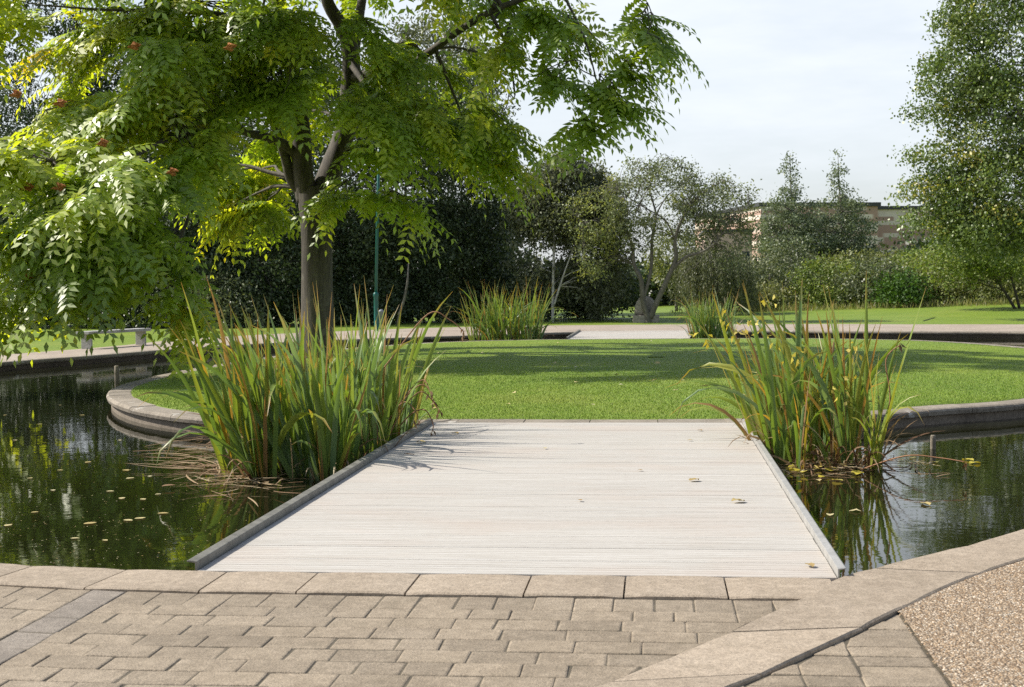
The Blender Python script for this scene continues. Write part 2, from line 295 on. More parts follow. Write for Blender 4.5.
# ---------------------------------------------------------------- outlines (metres, bridge axis = +Y)
def nearedge(x): return 7.77 + 0.085 * max(0.0, -2.4 - x) ** 1.8
POND = [(-2.6, 7.77), (-0.8, 7.77), (1.0, 7.79), (1.66, 8.53), (2.34, 9.35), (4.6, 12.3), (7.8, 16.3), (11.6, 22.5), (14.2, 30), (15.2, 37), (14.4, 43), (11.4, 45.6), (8.9, 46.4), (6.25, 47.1), (4.3, 47.9),
        (1.0, 48.3), (-2.65, 48.3), (-4, 47.2), (-5.9, 45.6), (-8.3, 43.7), (-10.3, 41.6), (-11.6, 39.4), (-12.7, 36.8), (-13.6, 33.3), (-14.5, 30.4), (-15.2, 25), (-14.2, 19), (-12, nearedge(-12) + 0.6), (-9.5, nearedge(-9.5)), (-7.5, nearedge(-7.5)), (-5.5, nearedge(-5.5)), (-3.84, nearedge(-3.84))]
pond = spline(POND, True, 8)
ISL = [(-2.66, 16.45), (-3.86, 16.52), (-5.45, 16.98), (-6.6, 17.95), (-7.62, 19.4), (-8.5, 21.3), (-9.0, 23.4), (-9.25, 27), (-9.05, 31.5), (-8.2, 36), (-6.5, 39.8), (-4.2, 41.4), (-2.65, 41.8), (0.98, 41.9), (3.5, 41.8), (5.5, 41), (7.6, 39), (8.9, 35), (9.4, 30), (8.8, 25.5), (7.2, 21.8), (4.8, 19.15), (3.74, 18.4), (2.85, 17.68), (1.9, 17.0), (0.98, 16.5)]
isl = spline(ISL, True, 8)

# ground sheet with the pond left open
pw = np.array([2.4 if p[1] < 36 else 2.4 + 5.6 * sst(36, 47.5, p[1] + max(0, p[0]) * 0.3) for p in pond])
pw = np.where((pond[:, 0] > 3) & (pond[:, 1] < 44), 3.0 + 5.2 * sst(38, 46, pond[:, 1]), pw)
o_cop = offset(pond, 0.42); o_path = offset(pond, 0.42 + pw)
cen = np.array([-0.3, 28.0])
def radial(p, s): return cen + (p - cen) * s
g_in = offset(pond, 0.2); rings = [(g_in, -0.06)]
for s in (1.0, 1.15, 1.35, 1.6, 1.9, 2.3, 2.8, 3.6, 5, 9, 20):
    q = o_path if s == 1.0 else radial(o_path, s); rings.append((q, terrain(q[:, 0], q[:, 1]) + (-0.04 if s == 1.0 else -0.035) - 0.03 * sst(16.0, 12.0, q[:, 1])))
structure(ringmesh('ground', rings, M_lawn))
lowz = 0.03 * sst(16.0, 12.0, pond[:, 1])
structure(ringmesh('path', [(o_cop, -0.02 - lowz), (offset(pond, 0.42 + pw * 0.5), 0.0 - lowz), (o_path, -0.012 - lowz)], M_path))
lip = offset(pond, -0.05)
structure(ringmesh('pond_coping', [(pond, -1.0), (pond, -0.095), (lip, -0.09), (lip, -0.015 - lowz), (offset(pond, -0.03), 0.0 - lowz), (o_cop, 0.0 - lowz), (o_cop, -0.08 - lowz)], [M_wall], smooth=False))
pc = bpy.data.objects['pond_coping']; pc.data.materials.append(M_coping)
npd = len(pond); mi = np.zeros(len(pc.data.polygons), np.int32); mi[npd * 2:] = 1; pc.data.polygons.foreach_set('material_index', mi)
npmesh('water', np.column_stack([offset(pond, 0.1), np.full(npd, WATER)]), np.arange(npd)[None, :], M_water); structure(bpy.data.objects['water'])

# island: wall, rounded coping stones with joints, mounded lawn
nI = len(isl)
def icop():
    w_in = offset(isl, -0.36); lp = isl; wall = offset(isl, -0.07)
    o = ringmesh('island_wall', [(wall, -1.0), (wall, -0.07)], M_wall); structure(o)
    d = np.concatenate([[0], np.cumsum(np.linalg.norm(np.roll(isl, -1, 0) - isl, axis=1))]); total = d[-1]
    rng = random.Random(4); mb = MB(); s = 0.0
    def samp(poly, t):
        t %= total; i = min(np.searchsorted(d, t, 'right') - 1, nI - 1); f = (t - d[i]) / max(1e-6, d[i + 1] - d[i]); return poly[i] * (1 - f) + poly[(i + 1) % nI] * f
    inn = offset(isl, -0.37); a1 = offset(isl, -0.012); a2 = offset(isl, -0.04); low = offset(isl, -0.09)
    while s < total - 0.3:
        L = min(0.75 * rng.uniform(0.92, 1.08), total - s); k = 4; sec = []; dz = rng.uniform(-0.004, 0.004)
        for j in range(k + 1):
            t = s + 0.005 + (L - 0.01) * j / k
            sec.append([(*samp(inn, t), -0.08), (*samp(inn, t), 0.006 + dz), (*samp(a2, t), 0.002 + dz), (*samp(a1, t), -0.012 + dz), (*samp(lp, t), -0.035 + dz), (*samp(a1, t), -0.08), (*samp(low, t), -0.085)])
        n = 7; vs = [p for r in sec for p in r]; fs = [(j * n + i, (j + 1) * n + i, (j + 1) * n + (i + 1) % n, j * n + (i + 1) % n) for j in range(k) for i in range(n)]
        fs += [tuple(range(n)), tuple(reversed(range(k * n, k * n + n)))]; mb.add(vs, fs); s += L
    return structure(mb.build('island_coping', M_coping))
icop()
def mound(x, y):
    q = np.sqrt(((x + 0.1) / 9.0) ** 2 + ((y - 29) / 12.6) ** 2); return 0.005 + 0.10 * sst(1.0, 0.5, q) if False else 0.004 + 0.11 * (1 - sst(0.45, 1.0, q))
l_in = offset(isl, -0.36); icen = np.array([0.0, 29.0]); rr = [(offset(isl, -0.33), -0.03)]
for s in (1, 0.96, 0.9, 0.82, 0.72, 0.6, 0.48, 0.36, 0.24, 0.12, 0.02):
    q = icen + (l_in - icen) * s; rr.append((q, mound(q[:, 0], q[:, 1])))
structure(ringmesh('lawn', rr, M_lawn, smooth=True))
def blades(name, poly, n, seed, dens=None, h=(0.012, 0.032), zf=mound):
    g = np.random.default_rng(seed); lo, hi = poly.min(0), poly.max(0); x = g.uniform(lo[0], hi[0], n * 3); y = g.uniform(lo[1], hi[1], n * 3)
    k = inside(poly, x, y)
    if dens is not None: k &= g.random(n * 3) < dens(x, y)
    x, y = x[k][:n], y[k][:n]; m = len(x); z = zf(x, y) - 0.004; a = g.uniform(0, 6.283, m); hh = g.uniform(*h, m); w = g.uniform(0.0025, 0.005, m); ln = hh * g.uniform(0.1, 0.8, m); b = g.uniform(0, 6.283, m)
    ca, sa = np.cos(a) * w, np.sin(a) * w
    V = np.stack([np.stack([x - ca, y - sa, z], 1), np.stack([x + ca, y + sa, z], 1), np.stack([x + np.cos(b) * ln, y + np.sin(b) * ln, z + hh], 1)], 1).reshape(-1, 3)
    return stuff(npmesh(name, V, np.arange(m * 3).reshape(-1, 3), M_blade))
blades('grass', l_in, 330000, 3, lambda x, y: np.clip(1.5 * np.exp(-(y - 16.5) / 7.0), 0.06, 1))

# ---------------------------------------------------------------- foreground: kerb, paving, diagonal stone band, gravel
BU = spline([(6.0, 14.2), (4.35, 12.05), (2.34, 9.37), (1.66, 8.55), (1.01, 7.82), (0.71, 7.22), (0.14, 6.2), (-0.25, 5.6), (-0.9, 4.7), (-1.7, 3.8), (-2.8, 2.8)], per=10)
BL = spline([(6.45, 13.55), (4.75, 11.5), (2.75, 9.1), (2.09, 8.36), (1.61, 7.74), (1.18, 7.05), (0.82, 6.46), (0.36, 5.75), (-0.35, 4.75), (-1.15, 3.75), (-2.2, 2.6)], per=10)
BL = np.array([BL[np.argmin(np.linalg.norm(BL - p, axis=1))] if False else b for p, b in zip(BU, BL)])
def bandx(y, c):                                   # x of a band edge at depth y
    return float(np.interp(y, c[::-1, 1], c[::-1, 0]))
def stone_strip(name, up_, lo_, top, L, mat, seed, drop=0.1):
    d = np.concatenate([[0], np.cumsum(np.linalg.norm(np.diff(up_, axis=0), axis=1))]); rng = random.Random(seed); mb = MB(); s = 0
    f = lambda c, t: np.array([np.interp(t, d, c[:, 0]), np.interp(t, d, c[:, 1])])
    while s < d[-1] - 0.1:
        l = min(L * rng.uniform(0.9, 1.1), d[-1] - s); k = 5; b = 0.012; z = top + rng.uniform(-0.002, 0.002); sec = []
        for j in range(k + 1):
            t = s + 0.005 + (l - 0.010) * j / k; u, w = f(up_, t), f(lo_, t); e = (w - u) / np.linalg.norm(w - u); ze = z - (0.006 if j in (0, k) else 0)
            sec.append([(*u, z - drop), (*u, ze - 0.008), (*(u + e * b), ze), (*(w - e * b), ze), (*w, ze - 0.008), (*w, z - drop)])
        n = 6; vs = [p for r in sec for p in r]; fs = [(j * n + i, j * n + (i + 1) % n, (j + 1) * n + (i + 1) % n, (j + 1) * n + i) for j in range(k) for i in range(n)]
        fs += [tuple(reversed(range(n))), tuple(range(k * n, k * n + n))]; mb.add(vs, fs); s += l
    return structure(mb.build(name, mat))
stone_strip('diagonal_kerb', BU, BL, 0.008, 0.95, M_kerb, 5)
xs = np.linspace(0.93, -11.5, 180); ku = np.array([(x, nearedge(x) - 0.005) for x in xs])
tn = np.gradient(ku, axis=0); nn = np.stack([-tn[:, 1], tn[:, 0]], 1); nn /= np.linalg.norm(nn, axis=1)[:, None]
kl = ku + nn * 0.50
if kl[5, 1] > ku[5, 1]: kl = ku - nn * 0.50
stone_strip('kerb', ku, kl, 0.006, 0.575, M_kerb, 9)

def paving():
    rng = random.Random(11); bricks = {0: MB(), 1: MB()}
    def brick(c, m):                               # c: four ground corners, anticlockwise, joints already taken off
        ctr = np.mean(c, 0); z = -0.012 + rng.uniform(-0.003, 0.003); tx, ty = rng.uniform(-0.008, 0.008), rng.uniform(-0.008, 0.008)
        jit = [np.array([rng.uniform(-0.004, 0.004), rng.uniform(-0.004, 0.004)]) for _ in range(4)]
        c = [np.array(p) + j for p, j in zip(c, jit)]
        ins = lambda p, d: p + (ctr - p) / np.linalg.norm(ctr - p) * d
        zz = lambda p: z + (p[0] - ctr[0]) * tx + (p[1] - ctr[1]) * ty
        def oct_(d, cut):
            o = []
            for i in range(4):
                p, a, b = c[i], c[i - 1], c[(i + 1) % 4]; p2 = ins(p, d)
                o += [p2 + (a - p) / np.linalg.norm(a - p) * cut, p2 + (b - p) / np.linalg.norm(b - p) * cut]
            return o
        l0 = [(*p, -0.05) for p in oct_(0, 0.007)]; l1 = [(*p, zz(p) - 0.005) for p in oct_(0, 0.007)]; l2 = [(*p, zz(p) - 0.002) for p in oct_(0.004, 0.006)]; l3 = [(*p, zz(p)) for p in oct_(0.013, 0.006)]
        vs = l0 + l1 + l2 + l3; fs = [(r * 8 + i, r * 8 + (i + 1) % 8, r * 8 + 8 + (i + 1) % 8, r * 8 + 8 + i) for r in range(3) for i in range(8)] + [tuple(range(24, 32))]
        bricks[m].add(vs, fs)
    J = 0.002
    def base(x): return nearedge(x) - 0.508 + (0.03 * max(0, -2.4 - x) if x < -2.4 else 0)
    def put(x0, x1, d0, d1, m=0):
        c = [(x0 + J, base(x0) - d1 + J), (x1 - J, base(x1) - d1 + J), (x1 - J, base(x1) - d0 - J), (x0 + J, base(x0) - d0 - J)]
        l1 = bandx(c[1][1], BU) - 0.012 if c[1][1] > 2.9 else 99; l2 = bandx(c[2][1], BU) - 0.012 if c[2][1] > 2.9 else 99
        if c[0][0] > max(l1, l2) - 0.02: return
        c[1] = (max(min(c[1][0], l1), c[0][0] + .012), c[1][1]); c[2] = (max(min(c[2][0], l2), c[0][0] + .012), c[2][1])
        brick(c, m)
    XL, XD0, XD1 = -10.0, -3.02, -2.82
    x = XD1
    while x < 1.2: put(x, x + 0.2, 0.0, 0.29); x += 0.2
    for r in range(22):
        d0 = 0.29 + r * 0.2; x = XD1 - (0.0 if r % 2 else 0.0); first = True
        while x < 1.4:
            w = 0.3 if not first else (0.15 if r % 2 else 0.3)
            if not first and rng.random() < 0.12: w = 0.2
            put(x, x + w, d0, d0 + 0.2); x += w; first = False
    for cx0, cx1 in ((XD0, XD1),):       # the grey-blue soldier courses running towards the camera
        y = rng.uniform(0, 0.1)
        while y < 4.6: put(cx0, cx1, y, y + 0.3, 1); y += 0.3
    x = XD0
    while x > XL: put(x - 0.2, x, 0.0, 0.29); x -= 0.2
    for r in range(22):
        d0 = 0.29 + r * 0.2; x = XD0; first = True
        while x > XL:
            w = 0.3 if not first else (0.15 if r % 2 else 0.3)
            put(x - w, x, d0, d0 + 0.2); x -= w; first = False
    # the small triangle of pavers between the band and the gravel: soldier rows facing the gravel
    y = 7.0
    while y > 3.0:
        xr = 1.165 - 0.006 * (7 - y); xt, xm_ = bandx(y, BL) + 0.014, bandx(y - 0.16, BL) + 0.014; w = 0.33; xa = xr
        while xa > min(xt, xm_) + 0.03:
            xb = xa - w; c = [(min(max(xb + J, xm_), xa - .02), y - 0.16 + J), (xa - J, y - 0.16 + J), (xa - J, y - J), (min(max(xb + J, xt), xa - .02), y - J)]
            brick(c, 0); xa -= w; w = 0.24
        y -= 0.16
    structure(bricks[0].build('paving', M_brick)); structure(bricks[1].build('paving', M_blue))
    mb = MB(); p = [(XL, base(XL))] + [(v, base(v) + 0.03) for v in np.linspace(XL + 0.01, 1.3, 40)] + [(1.3, 2.6), (XL, 2.6)]
    mb.add([(*q, -0.0165) for q in p], [tuple(reversed(range(len(p))))]); structure(mb.build('paving_bed', M_joint))
paving()
mb = MB(); mb.add([(*q, -0.003) for q in [(1.17, 7.12)] + [tuple(p) for p in BL[::-1] if p[1] > 7.1] + [(9, 13), (9, 2.0), (1.14, 2.0)]], [tuple(range(len([1 for p in BL if p[1] > 7.1]) + 4))]); gv = mb.build('gravel_path', M_gravel); structure(gv)
def pebbles():
    g = np.random.default_rng(8); n = 15000; x = g.uniform(1.15, 3.4, n); y = g.uniform(5.2, 9.2, n); lim = np.interp(y, BL[::-1, 1], BL[::-1, 0]); k = (x > lim + 0.01) & (x > 1.15 + g.normal(0, 0.012, n)); x, y = x[k], y[k]; n = len(x)
    a = g.uniform(0, 6.283, n); r = g.uniform(0.0035, 0.008, n); e = g.uniform(0.6, 0.95, n); V = []; 
    base = np.array([(1, 0, 0), (0, 1, 0), (-1, 0, 0), (0, -1, 0), (0, 0, 0.7)])
    X = base[:, 0][None] * r[:, None]; Y_ = base[:, 1][None] * (r * e)[:, None]; Z = base[:, 2][None] * r[:, None]
    V = np.stack([x[:, None] + X * np.cos(a)[:, None] - Y_ * np.sin(a)[:, None], y[:, None] + X * np.sin(a)[:, None] + Y_ * np.cos(a)[:, None], Z - 0.003], 2).reshape(-1, 3)
    f = np.array([(0, 1, 4), (1, 2, 4), (2, 3, 4), (3, 0, 4)]); Fq = (np.arange(n)[:, None, None] * 5 + f[None]).reshape(-1, 3)
    m, nd, l, b = nodes('pebble'); c = ramp(nd, [(0, (0.19, 0.12, 0.065)), (0.4, (0.33, 0.23, 0.135)), (0.7, (0.45, 0.335, 0.215)), (1, (0.66, 0.58, 0.47))]); l.new(island(nd), c.inputs[0]); l.new(c.outputs[0], b.inputs['Base Color']); b.inputs['Roughness'].default_value = 0.6
    return stuff(npmesh('pebbles', V, Fq, m, smooth=True))
pebbles()

# ---------------------------------------------------------------- bridges
def bridge(y0, y1, label, seed):
    rng = random.Random(seed); x0, x1 = -2.60, 0.97
    b = empty('footbridge', (-0.82, y0, 0), label, 'footbridge', 'flat white footbridges to the island')
    mb = MB(); y = y0
    while y < y1 - 0.05:
        w = 0.198; e = min(y + w, y1); z = rng.uniform(-0.0008, 0.0008)
        mb.box(x0 + rng.uniform(0, 0.004), x1 - rng.uniform(0, 0.004), y, e, -0.04, z); y += w + 0.002
    part(mb.build('deck', M_deck), b)
    mb = MB()
    for x in (x0 + 0.15, -0.82, x1 - 0.15): mb.box(x - 0.07, x + 0.07, y0 + 0.1, y1 - 0.1, -0.19, -0.042)
    part(mb.build('beam', M_rail), b)
    mb = MB(); xl = x0; prof = [(0.0, -0.10), (0.0, 0.050), (-0.052, 0.056), (-0.062, 0.052), (-0.062, 0.045), (-0.014, 0.040), (-0.014, -0.10)]
    def sweep(m_, xx, sgn, pr):
        n = len(pr); vs = [(xx + sgn * p[0], yy, p[1]) for yy in (y0 + 0.02, y1 - 0.05) for p in pr]; fs = [(i, (i + 1) % n, n + (i + 1) % n, n + i) for i in range(n)] + [tuple(reversed(range(n))), tuple(range(n, 2 * n))]; m_.add(vs, fs)
    sweep(mb, xl - 0.004, 1, prof); part(mb.build('edge_rail', M_rail, bevel=0.003), b)
    mb = MB(); sweep(mb, x1 + 0.004, -1, [(0.0, -0.10), (0.0, 0.045), (-0.042, 0.05), (-0.05, 0.045), (-0.01, 0.036), (-0.012, -0.10)]); part(mb.build('edge_rail', M_railmetal, bevel=0.003), b)
    return b
bridge(7.785, 16.46, 'near wide white boarded footbridge between the two iris clumps', 1)
bridge(41.95, 49.2, 'far white boarded footbridge beyond the island lawn', 2)

# ---------------------------------------------------------------- foliage helpers
def leaf_mesh(name, P, D, N, L, Wd, tint, mat, parent=None, fold=0.12):
    n = len(P); D = D / (np.linalg.norm(D, axis=1)[:, None] + 1e-9); S = np.cross(D, N); S /= np.linalg.norm(S, axis=1)[:, None] + 1e-9; U = np.cross(S, D)
    L = np.broadcast_to(L, n)[:, None]; Wd = np.broadcast_to(Wd, n)[:, None]; mid = P + D * L * 0.42
    V = np.stack([P, mid + S * Wd * 0.5 + U * Wd * fold, P + D * L - U * L * 0.05, mid - S * Wd * 0.5 + U * Wd * fold], 1).reshape(-1, 3)
    return npmesh(name, V, np.arange(n * 4).reshape(-1, 4), mat, parent, {'tint': np.repeat(np.clip(tint, 0, 1), 4)})
def unit(a): return a / (np.linalg.norm(a, axis=1)[:, None] + 1e-9)
def ell(g, n, c, r, shell=0.6):
    d = unit(g.normal(size=(n, 3))); t = g.random(n) ** (1 / 3) * (1 - shell) + shell * g.uniform(0.75, 1.0, n); return np.asarray(c) + d * t[:, None] * np.asarray(r)
def cloud(g, cents, per, spread, size, up=0.5, droop=0.0, flat=0.7):
    n = len(cents) * per; c = np.repeat(cents, per, 0); P = c + g.normal(size=(n, 3)) * np.array([spread, spread, spread * flat])
    D = unit(g.normal(size=(n, 3)) + np.array([0, 0, -droop])); N = unit(g.normal(size=(n, 3)) + np.array([0, 0, up])); L = size * g.uniform(0.65, 1.35, n); return P, D, N, L
def branch_to(mb, a, b, r0, r1, rng, sag=0.15, n=5, sides=5):
    a, b = np.array(a, float), np.array(b, float); d = np.linalg.norm(b - a); pts = []
    for i in range(n + 1):
        t = i / n; p = a + (b - a) * t + np.array([0, 0, sag * d * math.sin(math.pi * t)]); 
        if 0 < i < n: p = p + np.array([rng.uniform(-1, 1), rng.uniform(-1, 1), rng.uniform(-0.6, 0.6)]) * d * 0.05
        pts.append(p)
    mb.tube(pts, [r0 + (r1 - r0) * (i / n) for i in range(n + 1)], sides)
def tree(name, label, cat, base, stems, crowns, mat, bark, seed, clusters, per, spread, size, group=None, branches=60, up=0.5, droop=0.2, flat=0.7, asp=0.55, shell=0.6, tint=(0.5, 0.22), fork=None, br=(0.04, 0.012)):
    """stems: polylines of ((x,y,z), radius) in world space; crowns: (centre, radii, weight)"""
    g = np.random.default_rng(seed); rng = random.Random(seed); root = empty(name, base, label, cat, group); mb = MB(); nodes_ = []
    for st in stems:
        pts = [np.array(p, float) for p, r in st]; rad = [r for p, r in st]
        sp = spline(np.array([[*p, r] for p, r in zip(pts, rad)]), per=4); mb.tube([q[:3] for q in sp], [max(0.008, q[3]) for q in sp], 9, wob=0.06); nodes_ += [q for q in sp[len(sp) // 3:]]
    w = np.array([c[2] for c in crowns], float); w /= w.sum(); cents = np.vstack([ell(g, max(1, int(clusters * q)), c[0], c[1], shell) for q, c in zip(w, crowns)])
    gz = float(base[2]); cents = cents[cents[:, 2] > gz + 0.15]
    nd = np.array([q[:3] for q in nodes_]); nr = np.array([q[3] for q in nodes_])
    for i in g.choice(len(cents), min(branches, len(cents)), replace=False):
        c = cents[i]; dist = np.linalg.norm(nd - c, axis=1) + np.maximum(0, nd[:, 2] - c[2] + 0.3) * 1.5; j = int(np.argmin(dist)); branch_to(mb, nd[j], c, min(nr[j] * 0.6, br[0]), br[1], rng, 0.08)
    part(mb.build('trunk', bark, smooth=True), root)
    P, D, N, L = cloud(g, cents, per, spread, size, up, droop, flat); ct = np.repeat(g.normal(tint[0], tint[1], len(cents)), per) + g.normal(0, 0.1, len(P))
    k = P[:, 2] > gz + 0.03; P, D, N, L, ct = P[k], D[k], N[k], L[k], ct[k]
    part(leaf_mesh('crown', P, D, N, L, L * asp, ct, mat), root); return root

# ---------------------------------------------------------------- the big tree with feathered leaves on the island
def heaven_tree():
    rng = random.Random(21); g = np.random.default_rng(21); Y0 = 31.5; b0 = at(317, 357, Y0); b0[2] = 0.06
    root = empty('broadleaf_tree', tuple(b0), 'large spreading broadleaf tree with long feathered leaves and a forked grey trunk', 'tree')
    k = lambda px, py, dy, r: (*at(px, py, Y0 + dy), r)
    limbs = [
        [(*(b0 - np.array([0, 0, 0.2])), 0.56), (*(b0 + np.array([0, 0, 0.25])), 0.44), k(317, 322, 0, 0.385), k(316, 290, 0, 0.355), k(316, 240, 0, 0.345), k(315, 205, 0, 0.36), k(312, 188, 0, 0.34)],
        [k(308, 200, 0, 0.25), k(303, 170, -0.2, 0.23), k(301, 135, -0.4, 0.21), k(296, 95, -0.6, 0.19), k(288, 50, -0.8, 0.165), k(279, 5, -1, 0.14), k(268, -70, -1.2, 0.1), k(262, -150, -1, 0.05)],
        [k(320, 200, 0.1, 0.27), k(333, 165, 0.2, 0.25), k(345, 130, 0.3, 0.235), k(350, 85, 0.3, 0.22), k(350, 50, 0.2, 0.19), k(341, 25, 0, 0.16), k(326, -5, -0.2, 0.13), k(316, -80, -0.2, 0.08)],
        [k(350, 75, 0.3, 0.14), k(356, 40, 0.5, 0.12), k(362, 0, 0.8, 0.1), k(375, -70, 1, 0.06)],
        [k(351, 78, 0.2, 0.1), k(380, 71, -0.3, 0.095), k(410, 64, -0.8, 0.09), k(435, 48, -1.2, 0.082), k(460, 30, -1.6, 0.075), k(490, 12, -1.9, 0.066), k(520, 0, -2.1, 0.055), k(560, -12, -2.4, 0.045), k(610, -15, -2.6, 0.03), k(640, 0, -2.7, 0.015)],
        [k(306, 196, 0, 0.15), k(292, 180, -0.1, 0.13), k(286, 160, -0.3, 0.11), k(278, 135, -0.7, 0.095), k(268, 112, -1.2, 0.08), k(255, 85, -1.8, 0.06), k(240, 50, -2.4, 0.04)],
        [k(301, 160, -0.2, 0.13), k(288, 147, -0.5, 0.115), k(270, 138, -1.2, 0.1), k(248, 133, -2.2, 0.085), k(232, 125, -3, 0.075), k(205, 128, -4, 0.06), k(165, 140, -5.2, 0.045), k(120, 165, -6.4, 0.03), k(70, 190, -7.2, 0.015)],
        [k(232, 125, -3, 0.07), k(218, 150, -3.6, 0.06), k(200, 190, -4.4, 0.045), k(180, 240, -5.4, 0.03), k(165, 290, -6, 0.015)],
        [k(288, 50, -0.8, 0.1), k(260, 30, -1.6, 0.085), k(220, 15, -2.4, 0.07), k(170, 10, -3.2, 0.05), k(110, 10, -3.8, 0.03), k(40, 5, -4.2, 0.015)],
        [k(348, 60, 0.2, 0.07), k(372, 95, -1, 0.05), k(392, 130, -1.8, 0.03), k(400, 160, -2.2, 0.015)],
        [k(435, 48, -1.2, 0.045), k(448, 80, -1.0, 0.035), k(462, 115, -0.8, 0.02)],
        [k(490, 12, -1.9, 0.04), k(508, 50, -1.7, 0.03), k(515, 95, -1.6, 0.018)],
        [k(560, -12, -2.4, 0.03), k(585, 40, -2.4, 0.022), k(600, 95, -2.5, 0.012)]]
    mb = MB(); node = []
    for L in limbs:
        sp = spline(np.array(L), per=5); mb.tube([q[:3] for q in sp], [q[3] for q in sp], 12, wob=0.07 if L[0][3] > 0.2 else 0.03); node += list(sp[(6 if L[0][3] > 0.3 else 2):])
    node = np.array(node)
    # clumps: photo position, metres down the axis, image half-axes, depth half-axis, twigs, tint shift
    CL = [(35, 165, 24, 75, 72, 1.8, 46, 0), (120, 195, 24.3, 88, 75, 2.0, 62, 0), (45, 230, 23.6, 75, 52, 1.6, 44, .02), (140, 254, 25.2, 46, 46, 1.4, 28, .05), (2, 300, 23.4, 40, 28, 1.0, 12, 0), (166, 300, 25.4, 20, 20, .7, 8, .05), (92, 258, 25, 45, 24, 1.2, 18, .02),
          (150, 130, 26, 78, 55, 2.0, 46, .05), (178, 82, 27, 58, 50, 2.0, 48, .05), (70, 60, 28, 30, 32, 1.0, 9, .1), (125, 10, 28, 66, 24, 1.4, 24, .08), (25, 2, 27, 48, 18, 1.4, 15, .06), (85, 110, 27.5, 40, 25, 1.2, 13, .1), (170, 40, 28.6, 40, 30, 1.4, 12, .05),
          (240, 35, 28.5, 66, 46, 2.0, 46, 0), (255, 85, 28.8, 34, 26, 1.2, 14, 0), (395, 62, 30, 36, 24, 1.2, 14, 0), (425, 105, 30, 30, 24, 1.2, 12, 0), (345, 12, 28.6, 26, 16, 1.0, 8, 0), (200, 8, 29.5, 70, 26, 1.6, 26, 0), (290, 42, 28.6, 34, 42, 1.2, 22, .02), (225, 190, 34.5, 28, 30, 1.0, 14, .12), (262, 160, 34.5, 30, 34, 1.0, 13, .1), (235, 206, 34, 24, 18, .8, 9, .12), (275, 200, 34, 14, 14, .8, 4, .1), (290, 110, 35, 60, 50, 1.5, 16, .05), (180, 150, 33, 34, 36, 1.2, 8, .1),  # rear clumps shifted yellower: their backlight is put into the leaf tint
          (385, 110, 29.2, 45, 38, 1.3, 20, 0), (370, 160, 29.4, 30, 22, 1.0, 8, .05), (390, 190, 29.4, 24, 11, .8, 5, .05), (350, 195, 30, 22, 14, .8, 3, .05), (450, 125, 30.4, 52, 36, 1.4, 24, -.03), (420, 90, 32, 55, 30, 1.4, 17, 0), (500, 112, 30.2, 26, 32, 1.1, 10, -.03), (450, 70, 33, 40, 25, 1.2, 7, 0), (485, 160, 30.2, 22, 14, .7, 4, .08), 
          (535, 32, 29.4, 40, 34, 1.3, 12, -.06), (572, 18, 29, 45, 26, 1.3, 11, -.06), (590, 78, 28.9, 26, 26, 1.0, 8, -.08), (622, 20, 28.8, 30, 20, 1.0, 8, -.06), (645, 34, 28.8, 16, 22, .8, 4, -.06), (606, 102, 28.8, 16, 16, .6, 4, -.06), (590, 115, 28.9, 14, 18, .6, 4, -.06), (550, 75, 29.2, 26, 28, .8, 7, -.06), (622, 60, 28.8, 14, 20, .7, 4, -.06),
          (480, -5, 31, 60, 22, 1.5, 12, 0), (420, 10, 34, 46, 26, 1.5, 5, 0),
          (300, -110, 31, 190, 85, 4.0, 70, 0), (120, -80, 28, 150, 60, 3.0, 40, 0), (500, -70, 31, 150, 45, 3.0, 36, 0), (290, -230, 31.5, 120, 60, 3.5, 40, 0), (200, -60, 35.5, 130, 70, 2.5, 32, 0), (380, -45, 36.5, 110, 50, 2, 16, 0), (330, -75, 26, 110, 50, 2, 40, 0), (170, -70, 25, 110, 45, 2, 36, 0), (440, -75, 27.5, 90, 40, 1.8, 28, 0), (250, -150, 28, 150, 60, 2.2, 60, 0), (60, -110, 27, 110, 60, 2.0, 40, 0), (420, -150, 28.5, 120, 60, 2, 50, 0)]
    twP, twD, twT, twO = [], [], [], []
    
    for ci_, (px, py, Yc, rx, ry, dy, n, ts) in enumerate(CL):
        c = at(px, py, Yc); sc = Yc / F; e = np.array([rx * sc, dy, ry * sc]); nb = max(1, round(n / 5.5)); st = ell(g, nb, c, e * .85, .35)
        o = st - np.array([b0[0], b0[1], 0]); o[:, 2] = 0; hz = g.normal(size=(nb, 3)); hz[:, 2] = 0; bd = unit(unit(o) + hz * .45 + (st - c) / e * np.array([.5, .5, .1])); Lb = g.uniform(.7, 1.35, nb) * min(1.0, e.mean() + .25); dr = g.uniform(.25, .7, nb); sd = unit(np.cross(bd, np.array([0, 0, 1.0]))); tb = g.normal(0, .13, nb)
        for q in range(6):                          # drooping boughs, twigs alternating along each
            t = q / 5 - .35; sg = (1 if q % 2 else -1) * (.75 if q < 5 else .0); p = st + bd * (Lb * t)[:, None] - np.array([0, 0, 1.0]) * (Lb * dr * (t + .35) ** 2)[:, None] + g.normal(0, .05, (nb, 3))
            d = unit(bd + sd * sg - np.array([0, 0, 1.0]) * (dr * (.2 + t + .35))[:, None] * .7 + g.normal(0, .12, (nb, 3))); twP.append(p); twD.append(d); twO.append(np.full(nb, ci_)); twT.append(np.full(nb, ts + .5) + tb + g.normal(0, .06, nb) + (p[:, 2] - c[2]) * .03)
    twP, twD, twT = np.vstack(twP), np.vstack(twD), np.concatenate(twT); twO = np.concatenate(twO); ok = twP[:, 2] > 0.55; twP, twD, twT, twO = twP[ok], twD[ok], twT[ok], twO[ok]
